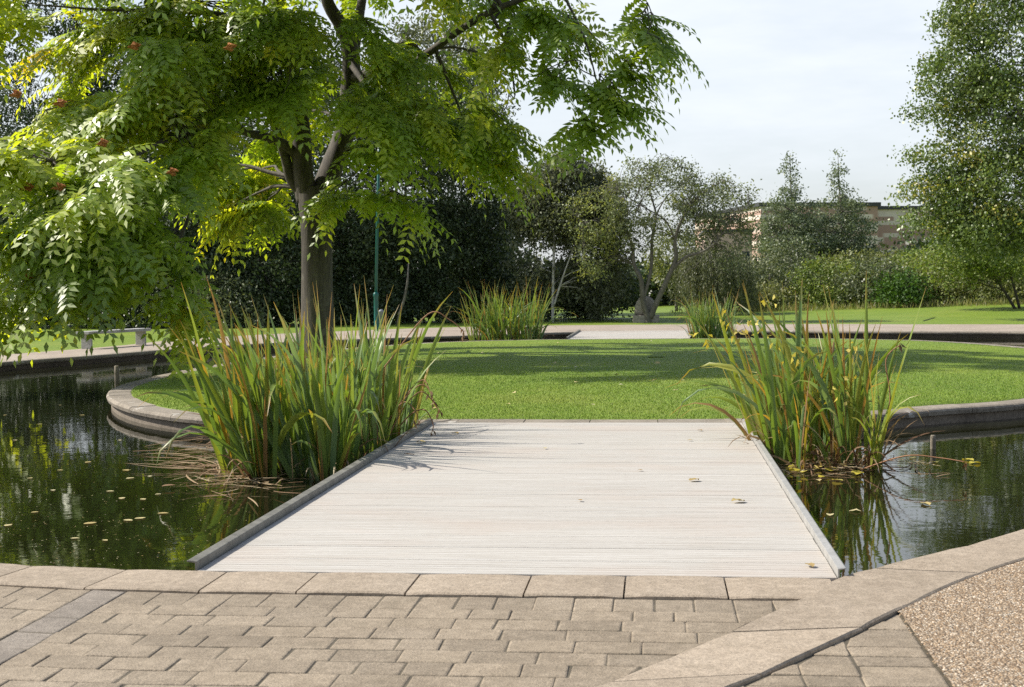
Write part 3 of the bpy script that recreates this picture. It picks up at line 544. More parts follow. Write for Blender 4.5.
    for ci in range(len(CL)):                      # one side limb per spray of foliage, its twigs along that limb
        tw = [(p, d) for p, d, o in zip(twP, twD, twO) if o == ci]
        if len(tw) < 2: continue
        P_ = np.array([p for p, d in tw]); c = P_.mean(0); near = P_[np.argsort(np.linalg.norm(P_ - c, axis=1))]; dist = np.linalg.norm(node[:, :3] - c, axis=1) + np.maximum(0, node[:, 2] - c[2]) * .3; j = int(np.argmin(dist))
        far = c + (c - node[j, :3]) / max(.3, np.linalg.norm(c - node[j, :3])) * .5; ln = [node[j, :3] + (far - node[j, :3]) * t + np.array([rng.uniform(-.12, .12), rng.uniform(-.12, .12), .35 * math.sin(math.pi * t) + rng.uniform(-.08, .08)]) * (0 if t == 0 else 1) for t in np.linspace(0, 1, 7)]
        r0 = min(.05, node[j, 3] * .8); mb.tube(spline(ln, per=3), np.linspace(r0, .01, 19), 6); ln = np.array(ln[2:])
        for p, d in tw:
            q = ln[int(np.argmin(np.linalg.norm(ln - (p - d * .6), axis=1)))]; branch_to(mb, q, p, .014, .005, rng, .08, 4, 4)
    part(mb.build('trunk', M_bark, smooth=True), root)
    FP = 5; n = len(twP); NP = 8
    tp = np.repeat(twP, FP, 0); td = np.repeat(twD, FP, 0); tt = np.repeat(twT, FP) + g.normal(0, 0.09, n * FP); m = len(tp)
    tp = tp - td * g.uniform(0, 0.45, m)[:, None]
    h = g.normal(size=(m, 3)); h[:, 2] *= 0.35; fd = unit(td * 1.0 + unit(h) * 0.85 + np.array([0, 0, 0.12])); fl = g.uniform(0.65, 1.05, m); drop = g.uniform(0.25, 0.75, m)
    outw = tp - np.array([b0[0], b0[1] + 1.0, 0]); outw[:, 2] = 0; outw = unit(outw) * g.uniform(.2, 1.1, m)[:, None]
    side = unit(np.cross(fd, np.array([0, 0, 1.0]))); roll = g.normal(0, 0.35, m)
    PP, DD, NN, LL, TT = [], [], [], [], []
    for i in range(NP):
        t = 0.16 + 0.84 * i / (NP - 1); pos = tp + fd * (fl * t)[:, None] + np.array([0, 0, -1.0]) * (fl * drop * t * t)[:, None]
        tang = unit(fd + np.array([0, 0, -1.0]) * (2 * drop * t)[:, None]); upv = unit(np.cross(side, tang)); upv = unit(upv * np.cos(roll)[:, None] + side * np.sin(roll)[:, None])
        upv = unit(np.where(upv[:, 2:3] < 0, -upv, upv) + outw); upv = unit(upv - tang * np.sum(upv * tang, 1)[:, None])
        sd = unit(np.cross(tang, upv)); ll = (0.245 * (1 - 0.45 * abs(t - 0.45)) * g.uniform(0.85, 1.15, m))
        for sg in ((1, -1) if i < NP - 1 else (0,)):
            PP.append(pos); DD.append(unit(sd * sg + tang * (0.55 if sg else 1) - np.array([0, 0, 1.0]) * g.uniform(0.1, 0.45, m)[:, None])); NN.append(unit(upv + g.normal(0, 0.16, (m, 3)))); LL.append(ll); TT.append(tt + g.normal(0, 0.03, m))
    LL = np.concatenate(LL); part(leaf_mesh('crown', np.vstack(PP), np.vstack(DD), np.vstack(NN), LL, LL * 0.41, np.concatenate(TT), L_heaven), root)
    for px, py in ((16, 93), (60, 102), (59, 186), (28, 186), (172, 171), (105, 178), (29, 273), (135, 45), (103, 142), (230, 46)):
        c = at(px, py, 22.9 if px < 110 else 24.3); mb = MB(); n1, n2 = 13, 18; prof = [(.002, .07)] + [(.075 * math.sin(math.pi * (i + .5) / n1) ** .8, .07 - .16 * (i + .5) / n1) for i in range(n1)] + [(.002, -.1)]
        mb.lathe(prof, (0, 0, 0), n2); kk = g.uniform(.45, 1.35, len(mb.v)); mb.v = [(c[0] + x * q * 1.2 + .03 * math.sin(z * 60), c[1] + y * q * .8, c[2] + z * .8 * (.6 + .5 * q) - .25 * abs(x)) for q, (x, y, z) in zip(kk, mb.v)]; o = mb.build('seed_cluster', M_seed); part(o, root)
    return root
heaven_tree()

# ---------------------------------------------------------------- dark treeline behind, left to middle
def px_crown(px, py, Y, rx, ry, dy, w): s = Y / F; return (tuple(at(px, py, Y)), (rx * s, dy, ry * s), w)
def simple_stem(px, Y, z1, r, lean=0.0, pytop=None):
    x = (px - VP[0]) / F * Y; gz = float(terrain(x, Y)) - 0.05; return [((x, Y, gz), r), ((x + lean * 0.3, Y, gz + z1 * 0.35), r * 0.8), ((x + lean * 0.6, Y + 0.1, gz + z1 * 0.7), r * 0.5), ((x + lean, Y, gz + z1), r * 0.15)]
def gbase(px, Y): x = (px - VP[0]) / F * Y; return (x, Y, float(terrain(x, Y)) - 0.035)
GR = 'dark trees along the far edge of the lawn'
DARK = [(-40, 62, 180, 110, 130, 'tall dark tree at the left edge of the photo behind the feathered leaves', L_dark), (75, 61, 205, 95, 110, 'dark evergreen tree behind the stone bench', L_dark), (165, 60, 215, 85, 105, 'dark low evergreen tree to the right of the bench', L_dark), (255, 60, 205, 75, 115, 'dark evergreen tree just left behind the big grey trunk', L_dark),
        (335, 63, 178, 70, 132, 'dark evergreen tree just right behind the big grey trunk', L_dark), (405, 64, 182, 66, 122, 'dark evergreen tree directly right of the green lamp post', L_dark), (462, 66, 180, 56, 118, 'dense near black evergreen behind the far iris clump', L_dark)]
for i, (px, Y, py, rx, ry, lab, mt) in enumerate(DARK):
    tree('evergreen_tree', lab, 'tree', gbase(px, Y), [simple_stem(px, Y, 6.5, 0.2)], [px_crown(px, py, Y, rx, ry, 2.6, 1.0), px_crown(px, py + 70, Y - 0.8, rx * 1.05, 52, 2.4, 0.6)], mt, M_darkbark, 100 + i, 380, 74, 0.36, 0.15, GR, 40, tint=(.5, .4), shell=.4)
TALL = [(20, 72, 100, 100, 140, 'tall grey green tree showing through the gap at upper left'), (140, 74, 110, 85, 105, 'tall grey green tree behind the left side of the feathered crown'), (280, 75, 110, 95, 110, 'tall grey green tree rising behind the forked trunk'), (430, 74, 105, 75, 95, 'tall loose grey green tree behind the long right bough')]
for i, (px, Y, py, rx, ry, lab) in enumerate(TALL):
    tree('background_tree', lab, 'tree', gbase(px, Y), [simple_stem(px, Y, 10, 0.24)], [px_crown(px, py, Y, rx, ry, 3.2, 1)], L_soft if i == 3 else L_dark, M_darkbark, 140 + i, 400, 46, 0.34, 0.2, 'tall trees behind the dark treeline', 60)
# tree with white stems between holly and crab
x0 = gbase(553, 61.5)
tree('birch_tree', 'dull grey green tree with thin white stems left of the twisted tree', 'tree', x0, [[((x0[0], 61.5, -0.05), 0.07), ((x0[0] + .02, 61.5, 1.6), 0.06), ((x0[0] + .1, 61.6, 4), 0.05), ((x0[0] + .3, 61.7, 7), 0.02)], [((x0[0] + .05, 61.4, 0.7), 0.05), ((x0[0] + .45, 61.3, 1.9), 0.04), ((x0[0] + 1.0, 61.3, 3.4), 0.02)]],
     [px_crown(565, 200, 62, 44, 48, 1.6, 1), px_crown(567, 170, 62, 15, 22, .8, .16), px_crown(537, 205, 62.5, 28, 34, 1.4, .5), px_crown(594, 205, 62.5, 26, 34, 1.4, .5), px_crown(596, 258, 63, 34, 60, 1.8, .9), px_crown(545, 250, 62.5, 35, 62, 1.5, .5)], L_soft, M_whitebark, 160, 800, 46, 0.3, 0.16, None, 40, droop=0.6, tint=(0.35, 0.2))
tree('dark_bush', 'wide dark bush under the grey green tree beside the far bridge', 'shrub', gbase(597, 66), [simple_stem(597, 66, 2.5, 0.08)], [px_crown(600, 290, 66, 36, 34, 1.2, 1), px_crown(560, 295, 67, 40, 32, 1.2, 1)], L_dark, M_darkbark, 161, 200, 40, 0.3, 0.17, None, 20)
for i, (px, Y, rx, lab) in enumerate([(10, 58, 70, 'dark low bush at the left edge of the photo behind the bench'), (120, 57.5, 60, 'dark low bush just right of the bench'), (215, 57.5, 52, 'dusty grey green low bush left of the big trunk'), (300, 60, 46, 'dark low bush directly behind the big trunk'), (368, 61, 40, 'dark low bush behind the foot of the lamp post'), (430, 62.5, 44, 'dark low bush right of the leaning trunk'), (500, 64, 46, 'dark low bush behind the far iris clump')]):
    tree('dark_bush', lab, 'shrub', gbase(px, Y), [simple_stem(px, Y, 1.2, 0.05)], [px_crown(px, 304, Y, rx, 30, 1.3, 1), px_crown(px, 318, Y - .5, rx * 1.1, 16, 1.0, .5)], L_grey if i == 2 else L_dark, M_darkbark, 170 + i, 170, 60, 0.28, 0.14, 'dark low bushes along the foot of the treeline', 14, tint=(.5, .4))
x0 = gbase(395, 57.5); mb = MB(); mb.tube([(x0[0], 57.5, -0.05), (x0[0] + .12, 57.5, 0.55), (x0[0] + .3, 57.55, 1.1), (x0[0] + .42, 57.6, 1.75), (x0[0] + .45, 57.8, 2.6)], [0.07, .06, .055, .05, .02], 8); tag(mb.build('leaning_trunk', M_twist, smooth=True), 'pale bare leaning trunk in front of the dark trees, right of the lamp post', 'tree')

# ---------------------------------------------------------------- the twisted tree right of centre
def crab():
    Y = 60.3; base = gbase(648, Y); base = (base[0], Y, 0.0); g = np.random.default_rng(31); rng = random.Random(31)
    root = empty('crab_apple_tree', base, 'twisted multi stemmed tree with grey lichened twigs beside the stone sculpture', 'tree'); k = lambda px, py, dy, r: (*at(px, py, Y + dy), r)
    limbs = [[k(648, 325, 0, .26), k(648, 318, 0, .22), k(643, 300, 0, .17), k(641, 280, 0, .15), k(634, 265, .2, .13), k(632, 245, .4, .1), k(622, 220, .6, .07), k(606, 200, .8, .035)], [k(643, 300, 0, .13), k(651, 270, .2, .11), k(652, 240, .4, .1), k(656, 215, .6, .07), k(650, 190, .8, .045), k(655, 168, .8, .02)],
             [k(650, 318, 0, .2), k(658, 300, -.1, .18), k(668, 278, -.2, .16), k(676, 258, -.2, .14), k(675, 240, -.2, .11), k(684, 215, -.2, .08), k(700, 195, -.2, .05), k(722, 182, 0, .02)], [k(672, 270, -.2, .12), k(686, 257, -.4, .1), k(702, 252, -.6, .075), k(718, 240, -.8, .05), k(735, 215, -.8, .03), k(748, 205, -.8, .015)],
             [k(656, 215, .6, .05), k(668, 195, .4, .04), k(690, 178, .2, .025), k(672, 160, .2, .012)], [k(622, 220, .6, .05), k(600, 218, .2, .035), k(580, 225, -.2, .015)], [k(675, 240, -.2, .07), k(665, 220, -.6, .05), k(640, 205, -1, .035), k(618, 190, -1, .015)]]
    mb = MB(); node = []
    for L in limbs: sp = spline(np.array(L), per=4); mb.tube([q[:3] for q in sp], [q[3] * .66 for q in sp], 9, wob=.08); node += list(sp[8:])
    node = np.array(node); CR = [(660, 200, 60, 38, 1.9, 1), (600, 215, 34, 30, 1.6, .8), (715, 205, 42, 30, 1.6, .9), (655, 175, 45, 18, 1.4, .5), (595, 250, 18, 28, 1.2, .35), (735, 240, 22, 30, 1.2, .4), (640, 235, 22, 18, 1.2, .25), (700, 225, 30, 20, 1.2, .3)]
    w = sum(c[5] for c in CR); cents = []
    for px, py, rx, ry, dy, q in CR: s = Y / F; cents.append(ell(g, int(340 * q / w), at(px, py, Y), (rx * s, dy, ry * s), .5))
    cents = np.vstack(cents)
    for c in cents:
        j = int(np.argmin(np.linalg.norm(node[:, :3] - c, axis=1))); branch_to(mb, node[j, :3], c, min(.02, node[j, 3] * .7), .007, rng, .22, 5, 4)
        for _ in range(2): e = c + np.array([rng.uniform(-.6, .6), rng.uniform(-.6, .6), rng.uniform(-.55, .2)]); branch_to(mb, c, e, .008, .004, rng, .2, 3, 3)
    part(mb.build('trunk', M_twist, smooth=True), root)
    P, D, N, L = cloud(g, cents, 62, .26, .11, .4, .3, .6); t = np.repeat(g.normal(.4, .2, len(cents)) + np.where(cents[:, 0] < -1.6, .35, 0), 62) + g.normal(0, .1, len(P))
    part(leaf_mesh('crown', P, D, N, L, L * .55, t, L_crab), root)
crab()
tree('background_tree', 'pale green bushy tree seen through the fork of the twisted tree', 'tree', gbase(676, 78), [simple_stem(676, 78, 3, .1)], [px_crown(674, 258, 78, 26, 30, 1.6, 1), px_crown(700, 275, 78, 22, 24, 1.4, .6)], L_olive, M_greybark, 165, 170, 40, .3, .15, None, 20)
# stone sculpture, white building, brick building
sc_ = empty('stone_sculpture', tuple(gp(646, 322.5)), 'rounded grey stone sculpture on a low square plinth behind the twisted tree', 'sculpture'); cx, cy = sc_.location.x, sc_.location.y + 1.2; sc_.location.y = cy
mb = MB(); mb.box(cx - .56, cx + .56, cy - .5, cy + .5, -.05, .28); part(mb.build('plinth', M_boulder, bevel=.02), sc_)
mb = MB(); mb.lathe([(.02, .28), (.40, .28), (.46, .42), (.47, .62), (.40, .85), (.28, 1.0), (.1, 1.07), (.02, 1.08)], (cx - .03, cy, 0), 18); bo = part(mb.build('boulder', M_boulder, smooth=True), sc_)
for i, v in enumerate(bo.data.vertices): v.co.y = cy + (v.co.y - cy) * .55; v.co.x += 0.03 * math.sin(v.co.z * 9 + i % 5)

def weeping(name, label, px, Y, domes, strands, seed, mat, lenr, cat='tree'):
    g = np.random.default_rng(seed); rng = random.Random(seed); base = gbase(px, Y); root = empty(name, base, label, cat); mb = MB(); top = at(px, domes[0][1], Y)
    st = spline(np.array([[base[0], Y, base[2] - .05, .2], [base[0] + .1, Y, base[2] + 1.5, .16], [top[0], Y, top[2], .06]]), per=4); mb.tube([q[:3] for q in st], [q[3] for q in st], 8); P, D, N, T = [], [], [], []
    for dx, dyp, rx, ry, dd, q in domes:
        s = Y / F; c = at(dx, dyp, Y); n = int(strands * q); a = unit(g.normal(size=(n, 3))); a[:, 2] = abs(a[:, 2]); p = c + a * np.array([rx * s, dd, ry * s]) * g.uniform(.5, 1, n)[:, None]
        for i, e in enumerate(p):
            if i % 7 == 0: branch_to(mb, st[-2][:3], e, .03, .008, rng, .25, 4, 4)
            l = min(g.uniform(*lenr), e[2] - base[2] - .15)
            if l < .2: continue
            m = int(l * 26); t = g.random(m); P.append(np.column_stack([e[0] + g.normal(0, .06, m) + .15 * t, e[1] + g.normal(0, .06, m), e[2] - t * l])); D.append(np.column_stack([g.normal(0, .4, m), g.normal(0, .4, m), np.full(m, -1.)])); N.append(g.normal(size=(m, 3))); T.append(np.full(m, g.normal(.5, .2)))
    part(mb.build('trunk', M_greybark, smooth=True), root); P = np.vstack(P); part(leaf_mesh('crown', P, np.vstack(D), unit(np.vstack(N)), g.uniform(.1, .18, len(P)), .045, np.concatenate(T), mat), root)
weeping('weeping_willow', 'grey green weeping tree with hanging shoots right of the twisted tree', 712, 69, [(712, 262, 40, 24, 2, 1), (690, 278, 26, 20, 1.5, .5), (735, 275, 26, 24, 1.5, .5)], 190, 41, L_soft, (1.0, 2.6))

# sparse young trees and shrubs in front of the brick building
def poplar(px, Y, pytop, label, seed, wide, low):
    x = (px - VP[0]) / F * Y; top = at(px, pytop, Y); st = [((x, Y, .1), .16), ((x + .05, Y, top[2] * .4), .11), (((x + top[0]) / 2, Y, top[2] * .7), .06), (tuple(top), .012)]; cr = []
    for t, r, w in ((.97, .10, .02), (.88, .24, .045), (.78, .34, .07), (.66, .7, .3), (.54, 1.0, .55), (.42, 1.15, .7), (.3, 1.0, .55), (.2, .85, .4)):
        cr.append(((x + (top[0] - x) * t, Y, top[2] * t), (wide * r, wide * r, top[2] * .075), w))
    return tree('young_tree', label, 'tree', gbase(px, Y), [st], cr, L_pop, M_greybark, seed, 420, 38, .21, .15, 'sparse upright trees in front of the brick building', 90, shell=.3)
poplar(790, 84, 153, 'left one of two sparse upright trees before the brick building', 51, 2.1, 0); poplar(838, 85, 157, 'right one of two sparse upright trees before the brick building', 52, 2.3, 0)
SH = [(745, 76, 285, 34, 30, L_grey, 'grey green shrub behind the right iris clump'), (785, 77, 278, 40, 36, L_grey, 'tall grey green shrub under the sparse upright trees'), (765, 74, 300, 30, 18, L_olive, 'low shrub directly above the tallest right iris blades'), (830, 75, 286, 40, 28, L_bush, 'wide olive shrub with bare branches showing low down'), (862, 80, 272, 46, 22, L_olive, 'tall light olive shrub below the brick wall'),
      (872, 74, 286, 34, 28, L_grey, 'mid green shrub left of the brightest shrub'), (908, 76, 280, 40, 26, L_bush, 'tall green shrub behind the brightest shrub'), (900, 72.5, 292, 24, 20, L_bright, 'brightest fresh green shrub on the right bank'), (940, 74, 284, 38, 30, L_olive, 'olive green shrub to the right of the brightest shrub'), (985, 77, 276, 46, 28, L_bush, 'tall shrub under the right birch crown'), (1015, 73, 284, 40, 28, L_olive, 'shrub at the right edge of the photo below the birch'), (925, 82, 268, 40, 18, L_bush, 'yellowish shrub top touching the left foot of the birch crown'), (1060, 74, 275, 50, 36, L_bush, 'shrub just beyond the right edge of the photo')]
for i, (px, Y, py, rx, ry, mt, lab) in enumerate(SH):
    x, _, gz = gbase(px, Y); st = [[((x + dx, Y, gz - .05), .05), ((x + dx * 3, Y + .1, gz + .8), .035), ((x + dx * 7, Y, gz + 1.8), .015)] for dx in (-.15, .02, .2)]
    bot = at(px, 308, Y)
    tree('shrub', lab, 'shrub', (x, Y, gz), st, [px_crown(px, py, Y, rx, ry, 1.6, 1), px_crown(px, py + ry * .55, Y - .4, rx * 1.05, ry * .6, 1.5, .5)], mt, M_darkbark, 200 + i, 150, 40, .30, .15, 'shrubs along the right bank', 26, up=.6, tint=(.5, .3), shell=.35)

# right birch and hazel below it
Yb = 60.0; bx = (1042 - VP[0]) / F * Yb; bz = float(terrain(bx, Yb))
tree('birch_tree', 'tall pale stemmed birch filling the right edge of the photo', 'tree', (bx, Yb, bz - .03), [[((bx, Yb, bz - .05), .22), ((bx - .1, Yb, 4), .18), ((bx - .2, Yb, 9), .12), ((bx - .1, Yb, 15), .03)], [((bx + .3, Yb + .4, bz - .05), .16), ((bx - .9, Yb + .3, 4), .12), ((bx - 1.5, Yb, 8), .07), ((bx - 2, Yb, 12), .02)]],
     [px_crown(1025, 40, Yb, 75, 90, 2.6, 1), px_crown(1010, 120, Yb, 66, 60, 2.6, 1), px_crown(1020, 190, Yb, 92, 50, 2.6, 1), px_crown(965, 205, Yb, 42, 34, 1.8, .4), px_crown(990, 230, Yb - .5, 60, 26, 1.8, .5), px_crown(960, 80, Yb, 40, 36, 1.6, .3), px_crown(985, 10, Yb, 42, 40, 1.6, .35), px_crown(915, 190, Yb, 20, 10, .9, .05), px_crown(925, 150, Yb, 18, 12, .8, .05), px_crown(928, 112, Yb, 18, 10, .8, .045), px_crown(936, 62, Yb, 18, 14, .8, .05), px_crown(950, 22, Yb, 16, 14, .8, .05), px_crown(918, 225, Yb, 22, 12, .9, .05), px_crown(940, 170, Yb, 26, 14, .8, .07), px_crown(1040, -60, Yb, 60, 60, 2.4, .6), px_crown(1110, 120, Yb, 60, 120, 2.6, .8)],
     L_birch, M_whitebark, 61, 1500, 60, .3, .13, None, 160, droop=.7, up=.4, shell=.45, asp=.7, tint=(.45, .25))
hx = (1010 - VP[0]) / F * 68; hz = float(terrain(hx, 68))
tree('hazel_tree', 'low dark stemmed bushy tree under the right birch', 'tree', (hx, 68, hz - .03), [[((hx + a, 68, hz - .05), .07), ((hx + a * 3, 68, hz + 1.1), .055), ((hx + a * 6, 68.2, hz + 2.6), .02)] for a in (-.35, -.15, .1, .3)], [px_crown(1000, 252, 68, 52, 28, 1.8, 1), px_crown(960, 262, 68, 36, 24, 1.4, .5)], L_bush, M_darkbark, 62, 260, 40, .3, .15, None, 50)

def brick_buildings():
    m, n, l, b = nodes('striped_brick'); v = objvec(n, l)
    sx = n.new('ShaderNodeSeparateXYZ'); l.new(v, sx.inputs[0]); cb = n.new('ShaderNodeCombineXYZ'); fl = n.new('ShaderNodeMath'); fl.operation = 'SNAP'; fl.inputs[1].default_value = .5; l.new(sx.outputs[2], fl.inputs[0])
    xx = n.new('ShaderNodeMath'); xx.operation = 'MULTIPLY'; xx.inputs[1].default_value = .075; l.new(sx.outputs[0], xx.inputs[0]); l.new(xx.outputs[0], cb.inputs[0]); f5 = n.new('ShaderNodeMath'); f5.operation = 'MULTIPLY'; f5.inputs[1].default_value = 7.3; l.new(fl.outputs[0], f5.inputs[0]); l.new(f5.outputs[0], cb.inputs[2])
    wn_ = n.new('ShaderNodeTexNoise'); wn_.inputs['Scale'].default_value = 1.9; wn_.inputs['Detail'].default_value = 0; l.new(cb.outputs[0], wn_.inputs['Vector'])
    bk = mixc(n, l, mrange(n, l, wn_.outputs['Fac'], .50, .52, 0, 1), (.40, .265, .22), (.70, .62, .55))
    c = mixc(n, l, mrange(n, l, noise(n, l, v, .6, 5), .3, .7, 0, .25), bk, (.34, .22, .18)); l.new(c, b.inputs['Base Color']); b.inputs['Roughness'].default_value = .85
    pk = stone('sunlit_brick_pink', (.46, .33, .28), (.52, .38, .33), (.56, .43, .37), speck=2, big=.3, per=0); dk = plain('dark_trim', (.03, .03, .032), .5); gl = plain('window_glass', (.03, .04, .05), .08, 0, .2); pale = plain('pale_band', (.5, .47, .43), .7); wh = plain('white_cladding', (.72, .73, .74), .6, 0, .06)  # the pink paints sunlight into the colour of the building's left section
    Y = 170; z1 = at(820, 207, Y)[2]; xa = at(756, 250, Y)[0]; xm = at(878, 250, Y)[0]; xb = at(990, 250, Y)[0]
    r = empty('brick_building', ((xa + xb) / 2, Y, -.2), 'long flat roofed brown brick building with pale stripes behind the shrubs', 'building')
    q = MB(); q.box(xa, xm, Y, Y + 30, -.3, z1); part(q.build('wall', m), r)
    q = MB(); q.box(xm + .003, xb, Y + 6, Y + 30, -.3, z1 - .05); part(q.build('wall', m), r)
    q = MB(); q.box(xa - .3, xm + .3, Y - .3, Y + 30.3, z1 + .003, z1 + .45); part(q.build('parapet', dk), r)
    q = MB(); q.box(xm + .31, xb + .3, Y + 5.7, Y + 30.3, z1 - .04, z1 + .35); part(q.build('parapet', dk), r)
    cz = at(858, 190, Y + 8); q = MB(); q.box(cz[0] - .4, cz[0] + .4, Y + 8, Y + 9, z1 - .3, z1 + 1.9); part(q.build('chimney', dk), r)
    for x0_, x1_, zz, dy in ((xm - 5, xm - .4, 5.2, -.05), (xa + 2, xa + 9, 6.9, -.05), (xm + 1.0, xb - 1, 3.4, 5.95)):
        q = MB(); q.box(x0_, x1_, Y + dy, Y + dy + .3, zz, zz + .7); part(q.build('stone_band', pale), r)
    r.rotation_euler.z = R(13)
    Y = 150; x0_, x1_ = at(705, 250, Y)[0], at(752, 250, Y)[0]; zt = at(730, 232, Y)[2]
    r = empty('brick_left_section', ((x0_ + x1_) / 2, Y, -.2), 'left section of the brick building with sunlit pink put into its colour, glimpsed through the hanging shoots of the weeping tree', 'building'); q = MB(); q.box(x0_, x1_, Y, Y + 15, -.3, zt); part(q.build('wall', pk), r); q = MB(); q.box(x0_ - .2, x1_ + .2, Y - .2, Y + 15.2, zt + .003, zt + .3); part(q.build('roof', dk), r)
    for i in range(3):
        for j in range(2):
            q = MB(); xx = x0_ + .7 + i * 1.55; q.box(xx, xx + .8, Y - .03, Y + .05, .6 + j * 2.7, 2.2 + j * 2.7); part(q.build('window', gl), r)
    Y = 130; x0_, x1_ = at(612, 290, Y)[0], at(702, 290, Y)[0]; zt = at(650, 264, Y)[2]
    r = empty('white_building', ((x0_ + x1_) / 2, Y, -.2), 'low white building with dark window strips seen between the twisted stems', 'building'); q = MB(); q.box(x0_, x1_, Y, Y + 12, -.3, zt); part(q.build('wall', wh), r)
    for zz in (.5, 1.9):
        for i in range(5):
            q = MB(); xx = x0_ + .4 + i * 1.6; q.box(xx, xx + 1.35, Y - .03, Y + .05, zz, zz + .62); part(q.build('window', gl), r)
brick_buildings()

# far wood closing the horizon on both sides
def far_wood(x0, x1, Y, h, seed, n):
    g = np.random.default_rng(seed); c = np.column_stack([g.uniform(x0, x1, n), Y + g.uniform(-4, 6, n), g.uniform(0.3, h, n) ]); P, D, N, L = cloud(g, c, 20, .7, .5, .5, .2); k = P[:, 2] > 0; return stuff(leaf_mesh('far_wood', P[k], D[k], N[k], L[k], L[k] * .6, np.repeat(g.normal(.4, .2, n), 20)[k], L_dark))
far_wood(-75, -9, 96, 7, 71, 2600); far_wood(-9, 9, 100, 2.4, 73, 500); far_wood(18, 80, 105, 4.5, 72, 1800)

# rough grass along the shrub feet
def tufts(n, seed):
    g = np.random.default_rng(seed); px = g.uniform(745, 1080, n); Y = g.normal(71.5, .5, n); x = (px - VP[0]) / F * Y; z = terrain(x, Y) - .05; h = g.uniform(.1, .4, n) * np.clip(g.normal(1, .3, n), .3, 1.6); D = unit(np.column_stack([g.normal(0, .25, n), g.normal(0, .25, n), np.ones(n)])); N = unit(np.column_stack([g.normal(size=n), g.normal(size=n), np.zeros(n)]))
    return stuff(leaf_mesh('long_grass', np.column_stack([x, Y, z]), D, N, h, .03, np.clip(g.normal(.8, .2, n), 0, 1), leaf_mat('long_grass', [(0, (.11, .16, .04)), (.75, (.16, .19, .06)), (1, (.30, .27, .14))], .3)))
tufts(3000, 81)

# ---------------------------------------------------------------- street furniture
def bench():
    a, b = gp(87, 348.7), gp(141, 344.6); d = (b - a) / np.linalg.norm(b - a); nrm = np.array([-d[1], d[0], 0]); c = (a + b) / 2
    o = empty('stone_bench', tuple(c), 'grey backless bench on two legs at the pond path, half hidden by drooping leaves', 'bench'); L = np.linalg.norm(b - a)
    def slab(name, t0, t1, w, z0, z1):
        mb = MB(); P = lambda t, s, z: a + d * t + nrm * s + np.array([0, 0, z]); vs = [P(t0, -w, z0), P(t1, -w, z0), P(t1, w, z0), P(t0, w, z0), P(t0, -w, z1), P(t1, -w, z1), P(t1, w, z1), P(t0, w, z1)]
        mb.add(vs, [(0, 3, 2, 1), (4, 5, 6, 7), (0, 1, 5, 4), (1, 2, 6, 5), (2, 3, 7, 6), (3, 0, 4, 7)]); part(mb.build(name, M_benchstone, bevel=.01), o)
    slab('seat', -.2, L + .2, .22, .39, .47); slab('leg', -.035, .035, .16, -.05, .388); slab('leg', L - .035, L + .035, .16, -.05, .388)
bench()
lp = gp(376.5, 331.0); lamp = empty('lamp_post', tuple(lp), 'thin dark green lamp post right of the big trunk', 'lamp post'); tp = at(379.5, 120, lp[1])
mb = MB(); mb.lathe([(.10, -.05), (.10, .02), (.085, .04), (.085, 1.25), (.10, 1.27), (.10, 1.36), (.06, 1.40)], (0, 0, 0), 14); ob = mb.build('base', M_green, lamp, smooth=True)
mb = MB(); top = tp - lp; mb.tube([(0, 0, 1.38), tuple(top * .5 + np.array([0, 0, .7])), tuple(top)], [.055, .052, .045], 12); mb.build('shaft', M_green, lamp, smooth=True)
mb = MB(); mb.lathe([(.05, 0), (.14, .05), (.2, .38), (.19, .4)], tuple(top), 14); mb.build('lantern', M_lamp, lamp, smooth=True); mb = MB(); mb.lathe([(.23, .402), (.2, .46), (.06, .55), (.02, .58)], tuple(top), 14); mb.build('lantern_cap', M_green, lamp, smooth=True)
bp = gp(381.5, 328.5); mb = MB(); mb.lathe([(.09, -.05), (.09, .62), (.1, .63), (.1, .68), (.06, .72), (.01, .73)], tuple(bp), 14); tag(mb.build('bollard', M_greypost, smooth=True), 'short blue grey bollard just right of the lamp post', 'bollard')
for px, py, h, r, lab in ((117, 381, .30, .045, 'short wooden post in the water off the left end of the island'), (933, 449, .15, .028, 'short wooden post in the water beside the right iris clump')):
    p = gp(px, py, WATER); mb = MB(); mb.lathe([(r, -.5), (r * 1.05, h * .6), (r, h - .01), (r * .8, h)], tuple(p), 10); tag(mb.build('wooden_post', M_wood, smooth=True), lab, 'post', 'short posts in the pond')

